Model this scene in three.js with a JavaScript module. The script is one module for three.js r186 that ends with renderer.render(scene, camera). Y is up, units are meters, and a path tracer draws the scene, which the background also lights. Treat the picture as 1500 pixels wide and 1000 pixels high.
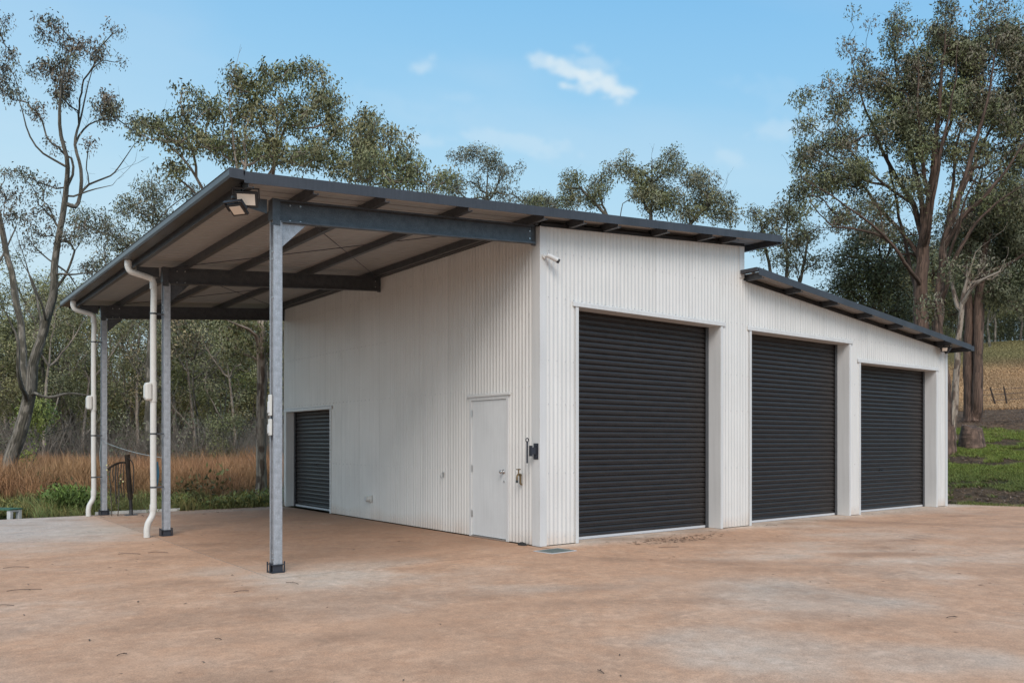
import * as THREE from 'three';
import { mergeGeometries } from 'three/addons/utils/BufferGeometryUtils.js';
import { RoundedBoxGeometry } from 'three/addons/geometries/RoundedBoxGeometry.js';

// ------------------------------------------------------------------ camera, sky, sun, exposure
const scene = new THREE.Scene();
const V = (x, y, z) => new THREE.Vector3(x, y, z);
const EYE = V(-7.101, 1.43, 8.655), FWD = V(0.60764, 0, -0.79419), RIGHT = V(0.79419, 0, 0.60764), FOCAL = 1205;
const camera = new THREE.PerspectiveCamera(2 * Math.atan(647 / FOCAL) * 180 / Math.PI, 1500 / 1294, 0.1, 1500);
camera.position.copy(EYE);
camera.lookAt(EYE.clone().add(FWD));
camera.setViewOffset(1500, 1294, 0, 0, 1500, 1000);
scene.add(camera);

const EXPOSURE = 1.42;
const SUN_DIR = V(-0.42, 0.66, 0.62).normalize();
const sun = new THREE.DirectionalLight(new THREE.Color(1, 0.925, 0.86), 1.5);
sun.position.copy(SUN_DIR).multiplyScalar(60);
sun.castShadow = true;
sun.shadow.radius = 55;
sun.shadow.mapSize.set(2048, 2048);
Object.assign(sun.shadow.camera, { left: -30, right: 30, top: 30, bottom: -30, near: 1, far: 140 });
scene.add(sun, sun.target);

// ------------------------------------------------------------------ random numbers and noise
function rng(seed) { let a = seed >>> 0; return () => { a = (a + 0x6D2B79F5) >>> 0; let t = a; t = Math.imul(t ^ (t >>> 15), t | 1); t ^= t + Math.imul(t ^ (t >>> 7), t | 61); return ((t ^ (t >>> 14)) >>> 0) / 4294967296; }; }
const clamp = THREE.MathUtils.clamp, lerp = THREE.MathUtils.lerp;
const sstep = (a, b, x) => { const t = clamp((x - a) / (b - a), 0, 1); return t * t * (3 - 2 * t); };
const TAB = new Float32Array(65536); { const r = rng(77); for (let i = 0; i < 65536; i++) TAB[i] = r(); }
const hash = (x, y) => TAB[((x & 255) << 8) | (y & 255)];
function vn(x, y) { const ix = Math.floor(x), iy = Math.floor(y), fx = x - ix, fy = y - iy, u = fx * fx * (3 - 2 * fx), v = fy * fy * (3 - 2 * fy);
  return lerp(lerp(hash(ix, iy), hash(ix + 1, iy), u), lerp(hash(ix, iy + 1), hash(ix + 1, iy + 1), u), v); }
function fbm(x, y, o = 5) { let s = 0, a = 0.5, t = 0; for (let i = 0; i < o; i++) { s += a * vn(x, y); t += a; x = x * 2.03 + 17.1; y = y * 2.03 + 9.7; a *= 0.5; } return s / t; }
const at = (px, py, D) => V(EYE.x, EYE.y + (647 - py) / FOCAL * D, EYE.z).addScaledVector(RIGHT, (px - 750) / FOCAL * D).addScaledVector(FWD, D);
const onGround = (px, py, y = 0) => at(px, py, FOCAL * (EYE.y - y) / (py - 647));
const lin = (r, g, b) => new THREE.Color().setRGB(r, g, b);

// ------------------------------------------------------------------ sky
{
  const W = 2048, H = 1024, data = new Float32Array(W * H * 4), s2l = (c) => Math.pow(c / 255, 2.2) / EXPOSURE;
  const stops = [[-90, [150, 140, 130]], [-6, [190, 195, 195]], [0, [208, 228, 236]], [9, [198, 227, 241]], [17, [178, 219, 243]], [23, [152, 205, 241]], [30, [127, 189, 236]], [45, [112, 174, 226]], [90, [92, 150, 208]]];
  const dirOf = (px, py) => V(0, (647 - py) / FOCAL, 0).addScaledVector(RIGHT, (px - 750) / FOCAL).add(FWD).normalize();
  // [px, py, half width, half height, tilt, strength] of the small clouds
const clouds = [[795, 92, 34, 11, 0.2, 0.6], [832, 104, 44, 17, 0.35, 0.85], [862, 116, 44, 20, 0.3, 1.0], [895, 126, 40, 18, 0.35, 0.95], [922, 132, 26, 8, 0.25, 0.8], [910, 146, 14, 12, 1.0, 0.6], [860, 92, 40, 22, 0.3, 0.35], [624, 93, 24, 13, -0.25, 0.45], [612, 200, 38, 16, 0, 0.25], [675, 142, 26, 8, 0, 0.10], [745, 210, 80, 20, 0.15, 0.30], [800, 218, 36, 12, 0, 0.24], [1160, 192, 70, 14, -0.1, 0.28], [1065, 232, 34, 14, 0.1, 0.26], [560, 170, 120, 40, 0, 0.06], [1200, 150, 130, 24, 0.2, 0.08]];
  for (let r = 0; r < H; r++) {
    const el = ((r + 0.5) / H - 0.5) * 180, y = Math.sin(el * Math.PI / 180), ce = Math.cos(el * Math.PI / 180);
    let k = 0; while (k < stops.length - 2 && stops[k + 1][0] < el) k++;
    const t = clamp((el - stops[k][0]) / (stops[k + 1][0] - stops[k][0]), 0, 1);
    const base = [0, 1, 2].map((c) => lerp(s2l(stops[k][1][c]), s2l(stops[k + 1][1][c]), t));
    for (let c = 0; c < W; c++) {
      const az = ((c + 0.5) / W - 0.5) * 2 * Math.PI, x = Math.cos(az) * ce, z = Math.sin(az) * ce;
      const cs = x * SUN_DIR.x + y * SUN_DIR.y + z * SUN_DIR.z;
      // thin high haze: whiter towards the veiled sun
      const glow = Math.pow(clamp(cs * 0.5 + 0.5, 0, 1), 5) * sstep(-4, 6, el);
      const pale = [s2l(238), s2l(240), s2l(240)];
      let a = 0;
      const f = x * FWD.x + z * FWD.z;
      if (f > 0.3 && y > 0) {
        const ix = 750 + FOCAL * (x * RIGHT.x + z * RIGHT.z) / f, iy = 647 - FOCAL * y / f;
        for (const [cx, cy, w, h, ti, st] of clouds) {
          const dx = ix - cx, dy = iy - cy, ux = (dx * Math.cos(ti) + dy * Math.sin(ti)) / w, uy = (-dx * Math.sin(ti) + dy * Math.cos(ti)) / h;
          const d = Math.hypot(ux, uy); if (d > 1.8) continue;
          const n = fbm((ix + iy * 0.6) / 30 + 3, (iy - ix * 0.25) / 13 + 8, 5), n2 = fbm(ix / 12 + 40, iy / 9, 4);
          a = Math.max(a, st * sstep(0.2, 0.95, 1.08 - d * 0.72 + (n - 0.5) * 1.5 + (n2 - 0.5) * 0.6));
        }
      }
      const drift = 0.10 * sstep(0.5, 0.8, fbm(x * 3 + 20, z * 3 + y * 9 + 5, 5)) * sstep(0, 15, el);
      const side = 0.16 * clamp(-(x * RIGHT.x + z * RIGHT.z) / Math.max(0.3, ce), -1, 1);
      const o = (r * W + c) * 4;
      for (let j = 0; j < 3; j++) {
        let v = lerp(base[j], pale[j], clamp(glow * 0.75 + drift + Math.max(0, side) * 0.5, 0, 1)) * (1 + glow * 0.5);
        if (side < 0) v *= 1 + side * [1.7, 0.85, 0.2][j];
        data[o + j] = lerp(v, s2l([226, 239, 245][j]), a * 0.85);
      }
      data[o + 3] = 1;
    }
  }
  const tex = new THREE.DataTexture(data, W, H, THREE.RGBAFormat, THREE.FloatType);
  tex.mapping = THREE.EquirectangularReflectionMapping; tex.magFilter = THREE.LinearFilter; tex.minFilter = THREE.LinearFilter; tex.needsUpdate = true;
  scene.background = tex; scene.environment = tex;
}

// ------------------------------------------------------------------ helpers
const used = {};
function numbered(name) { const n = used[name] = (used[name] ?? -1) + 1; return n ? `${name}_${String(n).padStart(3, '0')}` : name; }
function tag(o, label, category, group) { if (label) o.userData.label = label; if (category) o.userData.category = category; if (group) o.userData.group = group; return o; }
function thing(name, label, category, pos, group, turn = 0) { const o = new THREE.Group(); o.name = numbered(name); if (pos) o.position.copy(pos); o.rotation.y = turn; scene.add(o); return tag(o, label, category, group); }
function mesh(name, geo, mat, parent, label) { const m = new THREE.Mesh(geo, mat); m.name = parent === scene ? numbered(name) : name; m.castShadow = m.receiveShadow = true; if (label) m.userData.label = label; parent.add(m); return m; }
function struct(name, geo, mat) { const m = mesh(name, geo, mat, scene); m.userData.kind = 'structure'; return m; }
function merge(list) { const l = list.map((g) => { const n = g.index ? g.toNonIndexed() : g; for (const k of Object.keys(n.attributes)) if (!['position', 'normal', 'uv', 'color'].includes(k)) n.deleteAttribute(k); return n; }); return l.length === 1 ? l[0] : mergeGeometries(l, false); }
function boxUV(g) { // uv in metres, by the main direction of each face
  if (g.index) g = g.toNonIndexed();
  const p = g.attributes.position, n = g.attributes.normal, uv = new Float32Array(p.count * 2);
  for (let i = 0; i < p.count; i++) { const ax = Math.abs(n.getX(i)), ay = Math.abs(n.getY(i)), az = Math.abs(n.getZ(i));
    const [a, b] = ax >= ay && ax >= az ? [p.getZ(i), p.getY(i)] : ay >= az ? [p.getX(i), p.getZ(i)] : [p.getX(i), p.getY(i)]; uv[2 * i] = a; uv[2 * i + 1] = b; }
  g.setAttribute('uv', new THREE.BufferAttribute(uv, 2)); return g;
}
function box(x0, x1, y0, y1, z0, z1) { const g = new THREE.BoxGeometry(Math.abs(x1 - x0), Math.abs(y1 - y0), Math.abs(z1 - z0)); g.translate((x0 + x1) / 2, (y0 + y1) / 2, (z0 + z1) / 2); return boxUV(g); }
function rbox(w, h, d, r, x = 0, y = 0, z = 0) { const g = new RoundedBoxGeometry(w, h, d, 2, r); g.translate(x, y, z); return boxUV(g); }
// a 2-D outline swept straight from A to B; xdir is where the outline's x points
function sweep(pts, A, B, xdir) {
  const dir = B.clone().sub(A), X = xdir.clone().addScaledVector(dir.clone().normalize(), -xdir.dot(dir.clone().normalize())).normalize(), Y = dir.clone().normalize().cross(X).normalize(), flip = Y.y < -0.5; if (flip) Y.negate();
  const pos = [], P = (b, [x, y]) => b.clone().addScaledVector(X, x).addScaledVector(Y, y), tri = (a, b, c) => flip ? pos.push(...a.toArray(), ...c.toArray(), ...b.toArray()) : pos.push(...a.toArray(), ...b.toArray(), ...c.toArray());
  const c2 = pts.map(([x, y]) => new THREE.Vector2(x, y));
  if (THREE.ShapeUtils.isClockWise(c2)) { pts = [...pts].reverse(); c2.reverse(); }
  for (let i = 0; i < pts.length; i++) { const p = pts[i], q = pts[(i + 1) % pts.length]; const a = P(A, p), b = P(A, q), c = P(B, q), d = P(B, p); tri(a, b, c); tri(a, c, d); }
  for (const [i, j, k] of THREE.ShapeUtils.triangulateShape(c2, [])) { tri(P(A, pts[i]), P(A, pts[k]), P(A, pts[j])); tri(P(B, pts[i]), P(B, pts[j]), P(B, pts[k])); }
  const g = new THREE.BufferGeometry(); g.setAttribute('position', new THREE.Float32BufferAttribute(pos, 3)); g.computeVertexNormals(); return boxUV(g);
}
// thin-walled C: web on the y axis at x = 0, flanges towards +x, lips
function cSection(h, w, lip, t = 0.006) { const a = h / 2; return [[0, -a], [w, -a], [w, -a + lip], [w - t, -a + lip], [w - t, -a + t], [t, -a + t], [t, a - t], [w - t, a - t], [w - t, a - lip], [w, a - lip], [w, a], [0, a]]; }
function tube(points, r, rad = 8, seg, closed = false) { const c = new THREE.CatmullRomCurve3(points, closed, 'centripetal'); return new THREE.TubeGeometry(c, seg ?? points.length * 5, r, rad, closed); }
function cyl(r0, r1, A, B, n = 10) { const d = B.clone().sub(A), g = new THREE.CylinderGeometry(r1, r0, d.length(), n); g.applyQuaternion(new THREE.Quaternion().setFromUnitVectors(V(0, 1, 0), d.clone().normalize())); const m = A.clone().add(B).multiplyScalar(0.5); g.translate(m.x, m.y, m.z); return g; }

// textures ---------------------------------------------------------
function canvasTex(w, h, fn, srgb = true) { // fn(u, v) -> [r, g, b] 0..1
  const d = new Uint8Array(w * h * 4);
  for (let y = 0; y < h; y++) for (let x = 0; x < w; x++) { const c = fn(x / w, y / h), o = (y * w + x) * 4; d[o] = clamp(c[0], 0, 1) * 255; d[o + 1] = clamp(c[1], 0, 1) * 255; d[o + 2] = clamp(c[2], 0, 1) * 255; d[o + 3] = 255; }
  const t = new THREE.DataTexture(d, w, h); t.wrapS = t.wrapT = THREE.RepeatWrapping; t.magFilter = THREE.LinearFilter; t.minFilter = THREE.LinearMipmapLinearFilter; t.generateMipmaps = true; if (srgb) t.colorSpace = THREE.SRGBColorSpace; t.needsUpdate = true; return t;
}
const tileN = (u, v, s, o, sy = s) => { // noise that tiles over 0..1 by blending
  const a = fbm(u * s, v * sy, o), b = fbm((u - 1) * s, v * sy, o), c = fbm(u * s, (v - 1) * sy, o), d = fbm((u - 1) * s, (v - 1) * sy, o);
  const x = sstep(0.7, 1, u), y = sstep(0.7, 1, v); return lerp(lerp(a, b, x), lerp(c, d, x), y);
};
const rep = (t, x, y = x) => { const c = t.clone(); c.repeat.set(x, y); c.needsUpdate = true; return c; };
const texGalv = canvasTex(512, 512, (u, v) => { const n = tileN(u, v, 44, 2), m = tileN(u, v, 5, 4), w = Math.floor(n * 9) / 9; const k = 0.84 + (w - 0.5) * 0.20 + (m - 0.5) * 0.2; return [k, k * 1.005, k * 1.015]; });
const texPaint = canvasTex(1024, 1024, (u, v) => { const m = tileN(u, v, 4, 5), s = tileN(u, v, 60, 2, 3), g = tileN(u, v, 140, 2); const k = 0.955 + (m - 0.5) * 0.07 + (s - 0.5) * 0.045 - (g > 0.8 ? 0.03 : 0); return [k, k * 0.998, k * 0.992]; });
const texPaintRough = canvasTex(512, 512, (u, v) => { const m = tileN(u, v, 6, 5); const k = 0.75 + (m - 0.5) * 0.5; return [k, k, k]; }, false);
const texDark = canvasTex(512, 512, (u, v) => { const m = tileN(u, v, 5, 5), s = tileN(u, v, 90, 2, 8); const k = 0.86 + (m - 0.5) * 0.26 + (s - 0.5) * 0.12; return [k, k * 0.985, k * 0.96]; });
function barkTex(seed, base, alt, streak, patch) { return canvasTex(512, 1024, (u, v) => {
  const s = tileN(u, v + seed, 26, 3, 5), p = tileN(u, v, 4, 4, 6), f = tileN(u, v, 70, 2, 22), k = 0.62 + s * streak + (f - 0.5) * 0.35, m = sstep(0.5 - patch, 0.62 - patch, p);
  return [0, 1, 2].map((i) => lerp(base[i], alt[i], m) * k); }); }
const barkGrey = barkTex(0, [0.46, 0.43, 0.39], [0.31, 0.29, 0.25], 0.85, 0.05), barkPale = barkTex(2, [0.62, 0.56, 0.50], [0.42, 0.35, 0.30], 0.6, -0.04), barkRed = barkTex(4, [0.36, 0.29, 0.25], [0.27, 0.215, 0.18], 1.0, 0.0);
const barkBump = canvasTex(512, 1024, (u, v) => { const s = tileN(u, v, 26, 4, 4), f = tileN(u, v, 60, 2, 16); const k = s * 0.75 + f * 0.25; return [k, k, k]; }, false);
const texConcrete = canvasTex(2048, 2048, (u, v) => {
  const a = tileN(u, v, 9, 5), b = tileN(u, v, 60, 3), c = tileN(u, v, 420, 2), d = tileN(u, v, 24, 4), w = tileN(u, v, 5, 4, 40);
  let k = 0.92 + (a - 0.5) * 0.12 + (b - 0.5) * 0.14 + (c - 0.5) * 0.28 + (w - 0.5) * 0.06;
  if (d > 0.70) k += (d - 0.70) * 0.5; if (c > 0.80) k -= 0.32; if (c < 0.17) k += 0.24; if (b > 0.78) k += 0.06;
  return [k, k * (0.99 + (d - 0.5) * 0.05), k * (0.98 + (d - 0.5) * 0.09)]; });
const texConcreteBump = canvasTex(1024, 1024, (u, v) => { const b = tileN(u, v, 40, 4), c = tileN(u, v, 260, 2), w = tileN(u, v, 6, 3, 80); const k = b * 0.4 + c * 0.4 + w * 0.2; return [k, k, k]; }, false);
const texSoil = canvasTex(1024, 1024, (u, v) => { const a = tileN(u, v, 8, 5), b = tileN(u, v, 60, 3), c = tileN(u, v, 200, 2); const k = 0.74 + (a - 0.5) * 0.45 + (b - 0.5) * 0.5 + (c - 0.5) * 0.5; return [k, k * 0.98, k * 0.94]; });

const S = (o) => new THREE.MeshStandardMaterial(o);
const M = {
  white: S({ color: lin(0.75, 0.74, 0.725), map: rep(texPaint, 0.35), roughness: 0.5, roughnessMap: rep(texPaintRough, 0.5) }),
  white2: S({ color: lin(0.70, 0.70, 0.70), map: rep(texPaint, 0.5), roughness: 0.45 }),
  doorWhite: S({ color: lin(0.70, 0.71, 0.72), map: rep(texPaint, 0.8), roughness: 0.45 }),
  curtain: S({ color: lin(0.036, 0.0305, 0.0305), map: rep(texDark, 0.9), roughness: 0.36, metalness: 0.0 }),
  trim: S({ color: lin(0.070, 0.075, 0.092), map: rep(texDark, 0.7), roughness: 0.45, metalness: 0.15 }),
  gutter: S({ color: lin(0.085, 0.09, 0.10), map: rep(texDark, 0.7), roughness: 0.32, metalness: 0.3 }),
  galv: S({ color: lin(0.60, 0.62, 0.65), map: rep(texGalv, 3.6), roughness: 0.45, metalness: 0.35 }),
  galvDullShaded: S({ color: lin(0.145, 0.15, 0.158), map: rep(texGalv, 3), roughness: 0.42, metalness: 0.55 }),  // darker copy of galv, shade under the roof put into its colour
  under: S({ color: lin(0.38, 0.37, 0.365), map: rep(texPaint, 0.3), roughness: 0.5, metalness: 0.1, side: THREE.DoubleSide }),
  pvc: S({ color: lin(0.72, 0.71, 0.68), map: rep(texPaint, 1), roughness: 0.35 }),
  pvcGrey: S({ color: lin(0.55, 0.55, 0.55), roughness: 0.5 }),
  black: S({ color: lin(0.018, 0.018, 0.02), roughness: 0.45 }),
  rubber: S({ color: lin(0.02, 0.019, 0.018), roughness: 0.85 }),
  lens: S({ color: lin(0.76, 0.64, 0.53), roughness: 0.2 }),
  steel: S({ color: lin(0.55, 0.55, 0.55), roughness: 0.3, metalness: 0.9 }),
  alu: S({ color: lin(0.62, 0.63, 0.65), roughness: 0.4, metalness: 0.2 }),
  brass: S({ color: lin(0.20, 0.14, 0.075), roughness: 0.45, metalness: 0.7 }),
  iron: S({ color: lin(0.055, 0.06, 0.075), roughness: 0.5, metalness: 0.5 }),
  teal: S({ color: lin(0.19, 0.225, 0.21), map: rep(texDark, 2), roughness: 0.7 }),
  inner: S({ color: lin(0.12, 0.12, 0.12), roughness: 0.9 }),
  concrete: S({ color: lin(1.05, 1.05, 1.05), map: rep(texConcrete, 0.29), bumpMap: rep(texConcreteBump, 0.45), bumpScale: 0.0022, roughness: 0.86, vertexColors: true }),
  soil: S({ map: rep(texSoil, 0.33), bumpMap: rep(texSoil, 0.6), bumpScale: 0.05, roughness: 1, vertexColors: true }),
  grey: S({ color: lin(1, 1, 1), map: barkGrey, bumpMap: barkBump, bumpScale: 0.03, roughness: 0.95 }),
  pale: S({ color: lin(1, 1, 1), map: barkPale, bumpMap: barkBump, bumpScale: 0.012, roughness: 0.9 }),
  red: S({ color: lin(1, 1, 1), map: barkRed, bumpMap: barkBump, bumpScale: 0.035, roughness: 0.95 }),
  twig: S({ color: lin(0.07, 0.05, 0.038), roughness: 0.95 }),
  leaf: S({ color: lin(1, 1, 1), roughness: 0.6, side: THREE.DoubleSide }),
  crown: S({ color: lin(1, 1, 1), roughness: 0.6, side: THREE.DoubleSide, vertexColors: true }),
  blade: S({ color: lin(1, 1, 1), roughness: 0.8, side: THREE.DoubleSide, vertexColors: true }),
  timber: S({ color: lin(0.12, 0.095, 0.075), map: barkGrey, roughness: 0.95 }),
  brush: S({ color: lin(0.21, 0.175, 0.14), roughness: 0.95 }),
  rope: S({ color: lin(0.34, 0.40, 0.41), roughness: 0.8 }),
  hose: S({ color: lin(0.035, 0.028, 0.024), roughness: 0.7 }),
  blue: S({ color: lin(0.05, 0.17, 0.25), roughness: 0.7 }),
  green: S({ color: lin(0.06, 0.17, 0.11), map: rep(texDark, 2), roughness: 0.7 }),
};

// ------------------------------------------------------------------ ground
const HILL = V(0.923, 0, -0.384), HILLB = V(-0.384, 0, -0.923);
const hillT = (x, z) => (x - EYE.x) * HILL.x + (z - EYE.z) * HILL.z, hillQ = (x, z) => (x - EYE.x) * HILLB.x + (z - EYE.z) * HILLB.z;
function profile(t) { const P = [[21.2, -0.07], [24, 0.25], [29, 1.2], [35, 2.1], [45, 2.75], [58, 3.6], [75, 6.3], [104, 12.2], [140, 16], [220, 20], [700, 22]];
  if (t <= P[0][0]) return P[0][1]; for (let i = 1; i < P.length; i++) if (t < P[i][0]) { const f = (t - P[i - 1][0]) / (P[i][0] - P[i - 1][0]); return lerp(P[i - 1][1], P[i][1], f); } return 22; }
function height(x, z) {
  const t = hillT(x, z), q = hillQ(x, z);
  let y = -0.07 + (profile(t) + 0.07) * (1 - sstep(10, 44, q)) + 0.10 * (fbm(x * 0.22, z * 0.22, 3) - 0.5) * sstep(22, 30, t);
  y += sstep(-9.5, -16, z) * (1 - sstep(-2, 6, x)) * 0.16 * (fbm(x * 0.3 + 9, z * 0.3, 3) - 0.5);
  y -= 0.012 * sstep(-14, -80, z) * Math.max(0, -z - 14) * sstep(20, 60, q) * 0.4;
  return y;
}
function lawnBare(x, z, t) { const u = x * 0.384 + z * 0.923; return sstep(0.455, 0.535, 0.6 * fbm(t * 0.8 + 4, u * 0.3, 4) + 0.4 * fbm(x * 1.7, z * 1.7 + 9, 3) + 0.045 * (1 - sstep(22.0, 24.4, t)) - 0.035 * sstep(25, 27, t)); }
function groundColour(x, z, c) {
  const t = hillT(x, z), q = hillQ(x, z), n = fbm(x * 0.5, z * 0.5, 5), m = fbm(x * 0.13 + 30, z * 0.13, 4), right = 1 - sstep(6, 30, q);
  // left: brown soil and dead grass; a green fringe by the slab
  const L = [lerp(0.11, 0.17, n), lerp(0.072, 0.098, n), lerp(0.042, 0.055, n)], fr = (1 - sstep(-12.2, -15.5, z)) * sstep(0.25, 0.5, n + 0.1);
  L[0] = lerp(L[0], 0.085, fr); L[1] = lerp(L[1], 0.12, fr); L[2] = lerp(L[2], 0.028, fr);
  const tt = t + (m - 0.5) * 7, green = [0.088 + 0.04 * n, 0.118 + 0.04 * n, 0.026], litter = [0.25 + 0.12 * n, 0.15 + 0.07 * n, 0.085 + 0.04 * n], dry = [0.42 + 0.1 * n, 0.235 + 0.06 * n, 0.10 + 0.03 * n], olive = [0.15 + 0.06 * n, 0.13 + 0.05 * n, 0.05];
  const bare = lawnBare(x, z, t);
  const R = [0, 1, 2].map((i) => { let v = lerp(green[i], litter[i] * 0.75, bare * 0.9); v = lerp(v, litter[i], sstep(30.5, 34, tt)); v = lerp(v, dry[i], sstep(53, 60, tt)); v = lerp(v, olive[i], sstep(80, 92, tt)); return v; });
  c[0] = lerp(L[0], R[0], right); c[1] = lerp(L[1], R[1], right); c[2] = lerp(L[2], R[2], right);
}
{
  const axis = (n, c, fine) => { const a = []; for (let i = -n; i <= n; i++) { const s = i / n; a.push(c + Math.sign(s) * (Math.abs(s) * fine + Math.pow(Math.abs(s), 4) * 640)); } return a; };
  const xs = axis(150, 14, 62), zs = axis(150, -16, 62), pos = [], col = [], uv = [], idx = [], c = [0, 0, 0];
  for (const z of zs) for (const x of xs) { pos.push(x, height(x, z), z); groundColour(x, z, c); col.push(...c); uv.push(x, z); }
  const n = xs.length; for (let j = 0; j < zs.length - 1; j++) for (let i = 0; i < n - 1; i++) { const a = j * n + i; idx.push(a, a + n, a + 1, a + 1, a + n, a + n + 1); }
  const g = new THREE.BufferGeometry(); g.setAttribute('position', new THREE.Float32BufferAttribute(pos, 3)); g.setAttribute('color', new THREE.Float32BufferAttribute(col, 3)); g.setAttribute('uv', new THREE.Float32BufferAttribute(uv, 2)); g.setIndex(idx); g.computeVertexNormals();
  struct('ground', g, M.soil);
}

// concrete: apron in front and to the left, and the carport slab, 8 mm joint between them
const STAINS = [[1130, 868, 1.3, 0.5, 0.5], [1185, 880, 0.9, 0.35, 0.4], [1110, 950, 0.9, 0.28, 0.5], [1330, 962, 0.65, 0.2, 0.42], [455, 838, 1.3, 0.4, 0.3], [1320, 840, 0.8, 0.35, 0.2], [185, 775, 1.0, 0.4, 0.6]].map(([px, py, w, h, k]) => { const p = onGround(px, py, 0); return [p.x, p.z, w, h, k]; });
const SMEARS = [[1380, 768, 3.4, 0.28, -0.35, 0.8], [1200, 762, 2.0, 0.18, -0.3, 0.6], [960, 790, 1.4, 0.3, -0.1, 0.75], [1010, 822, 1.9, 0.25, -0.15, 0.7], [700, 870, 2.4, 0.3, 0.25, 0.5], [330, 905, 1.6, 0.35, 0.3, 0.5], [1150, 835, 1.6, 0.2, -0.2, 0.5], [560, 980, 1.4, 0.25, 0.2, 0.4]].map(([px, py, w, h, a, k]) => { const p = onGround(px, py, 0); return [p.x, p.z, w, h, a, k]; });
function dirtAndShade(x, z, carport) {
  const a = fbm(x * 0.28 + 3, z * 0.28 + 1, 5), b = fbm(x * 0.9 + 11, z * 1.6, 4), d = fbm(x * 2.6, z * 2.6 + 5, 4), st = fbm((x * 0.79 + z * 0.6) * 0.45, (x * -0.6 + z * 0.79) * 2.6, 5);
  const pale = [0.70, 0.545, 0.425], red = [0.62, 0.36, 0.22], deep = [0.33, 0.19, 0.115], grey = [0.64, 0.53, 0.43];
  let r = clamp(0.70 + (a - 0.5) * 1.3 + (b - 0.5) * 0.5 + (st - 0.5) * 0.6, 0, 1);
  const back = sstep(-2.5, -6.5, z) * sstep(-3.2, -4.6, x); r *= 1 - 0.8 * back;           // paler towards the back left edge
  const edge = Math.exp(-Math.max(0, z) / 0.5) * sstep(-0.4, 0.4, x) * (z > -0.6 ? 1 : 0); r *= 1 - 0.75 * edge;   // washed strip along the doors
  let lift = 0, smear = 0;
  for (const [sx, sz, w, h, k] of STAINS) { const u = ((x - sx) * RIGHT.x + (z - sz) * RIGHT.z) / w, v = ((x - sx) * FWD.x + (z - sz) * FWD.z) / (h * 2.2), q = u * u + v * v; if (q < 4) lift = Math.max(lift, k * sstep(1.5, -0.2, q + (b - 0.5) * 1.8 + (d - 0.5) * 0.9)); }
  for (const [sx, sz, w, h, an, k] of SMEARS) { const rx = RIGHT.x * Math.cos(an) + FWD.x * Math.sin(an), rz = RIGHT.z * Math.cos(an) + FWD.z * Math.sin(an), u = ((x - sx) * rx + (z - sz) * rz) / w, v = (-(x - sx) * rz + (z - sz) * rx) / h, q = u * u + v * v; if (q < 4) smear = Math.max(smear, 0.55 * k * sstep(1.3, 0.05, q + (b - 0.5) * 1.4 + (d - 0.5))); }
  const tw = fbm(x * 0.6 + 50, z * 0.6 + 20, 3);
  const wash = sstep(0.56, 0.72, fbm(x * 0.42 + 71, z * 0.55 + 33, 4));                       // washed grey patches
  const post = Math.exp(-((x + 3.2) ** 2 + (z - 0.55) ** 2) / 0.9); r *= 1 - 0.45 * post;
  const dk = sstep(0.56, 0.78, st * 0.6 + b * 0.4) * (0.55 + 0.45 * tw);
  const bk = [0.60, 0.50, 0.43]; const c = [0, 1, 2].map((i) => { let v = lerp(lerp(pale[i], bk[i], back), red[i], sstep(0.1, 0.75, r)); v = lerp(v, grey[i], Math.min(0.8, wash * 0.22 + lift)); v = lerp(v, deep[i], smear); v = lerp(v, deep[i], dk * 0.62); if (carport) v = lerp(v, deep[i], (0.80 + 0.3 * (a - 0.5)) * sstep(0.5, -1.2, z + (b - 0.5)) * (0.35 + 0.65 * sstep(-3.9, -2.4, x + (b - 0.5)))); return v * (0.97 + (d - 0.5) * 0.14); });  // carport floor: browner pour, plus canopy shade darkened into the colour
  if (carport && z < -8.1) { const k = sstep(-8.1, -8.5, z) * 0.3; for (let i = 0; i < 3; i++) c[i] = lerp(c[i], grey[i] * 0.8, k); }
  // tyre scuffs
  for (const [ox, oz, an, len] of [[3.4, 3.0, -0.25, 2.6], [1.6, 4.2, -0.2, 2.2], [8.6, 1.2, 0.05, 4.5], [10.0, 2.1, 0.08, 3.5], [5.6, 2.5, -0.2, 2.4]]) { const dx = (x - ox) * Math.cos(an) + (z - oz) * Math.sin(an), dz = -(x - ox) * Math.sin(an) + (z - oz) * Math.cos(an); const k = Math.exp(-(dz * dz) / 0.03) * (1 - sstep(len * 0.5, len, Math.abs(dx))) * (0.25 + 0.75 * (Math.sin(dx * 42) > 0 ? 1 : 0)) * sstep(0.35, 0.6, d); for (let i = 0; i < 3; i++) c[i] *= 1 - 0.22 * k; }
  return c;
}
function slab(x0, x1, z0, z1, step, carport, keep) {
  const nx = Math.round((x1 - x0) / step), nz = Math.round((z1 - z0) / step), pos = [], col = [], uv = [], idx = [];
  for (let j = 0; j <= nz; j++) for (let i = 0; i <= nx; i++) { const x = lerp(x0, x1, i / nx), z = lerp(z0, z1, j / nz); pos.push(x, 0, z); col.push(...dirtAndShade(x, z, carport)); uv.push(x, z); }
  for (let j = 0; j < nz; j++) for (let i = 0; i < nx; i++) { if (keep && !keep(lerp(x0, x1, (i + 0.5) / nx), lerp(z0, z1, (j + 0.5) / nz))) continue; const a = j * (nx + 1) + i; idx.push(a, a + nx + 1, a + 1, a + 1, a + nx + 1, a + nx + 2); }
  const g = new THREE.BufferGeometry(); g.setAttribute('position', new THREE.Float32BufferAttribute(pos, 3)); g.setAttribute('color', new THREE.Float32BufferAttribute(col, 3)); g.setAttribute('uv', new THREE.Float32BufferAttribute(uv, 2)); g.setIndex(idx); g.computeVertexNormals(); return g.toNonIndexed();
}
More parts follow.
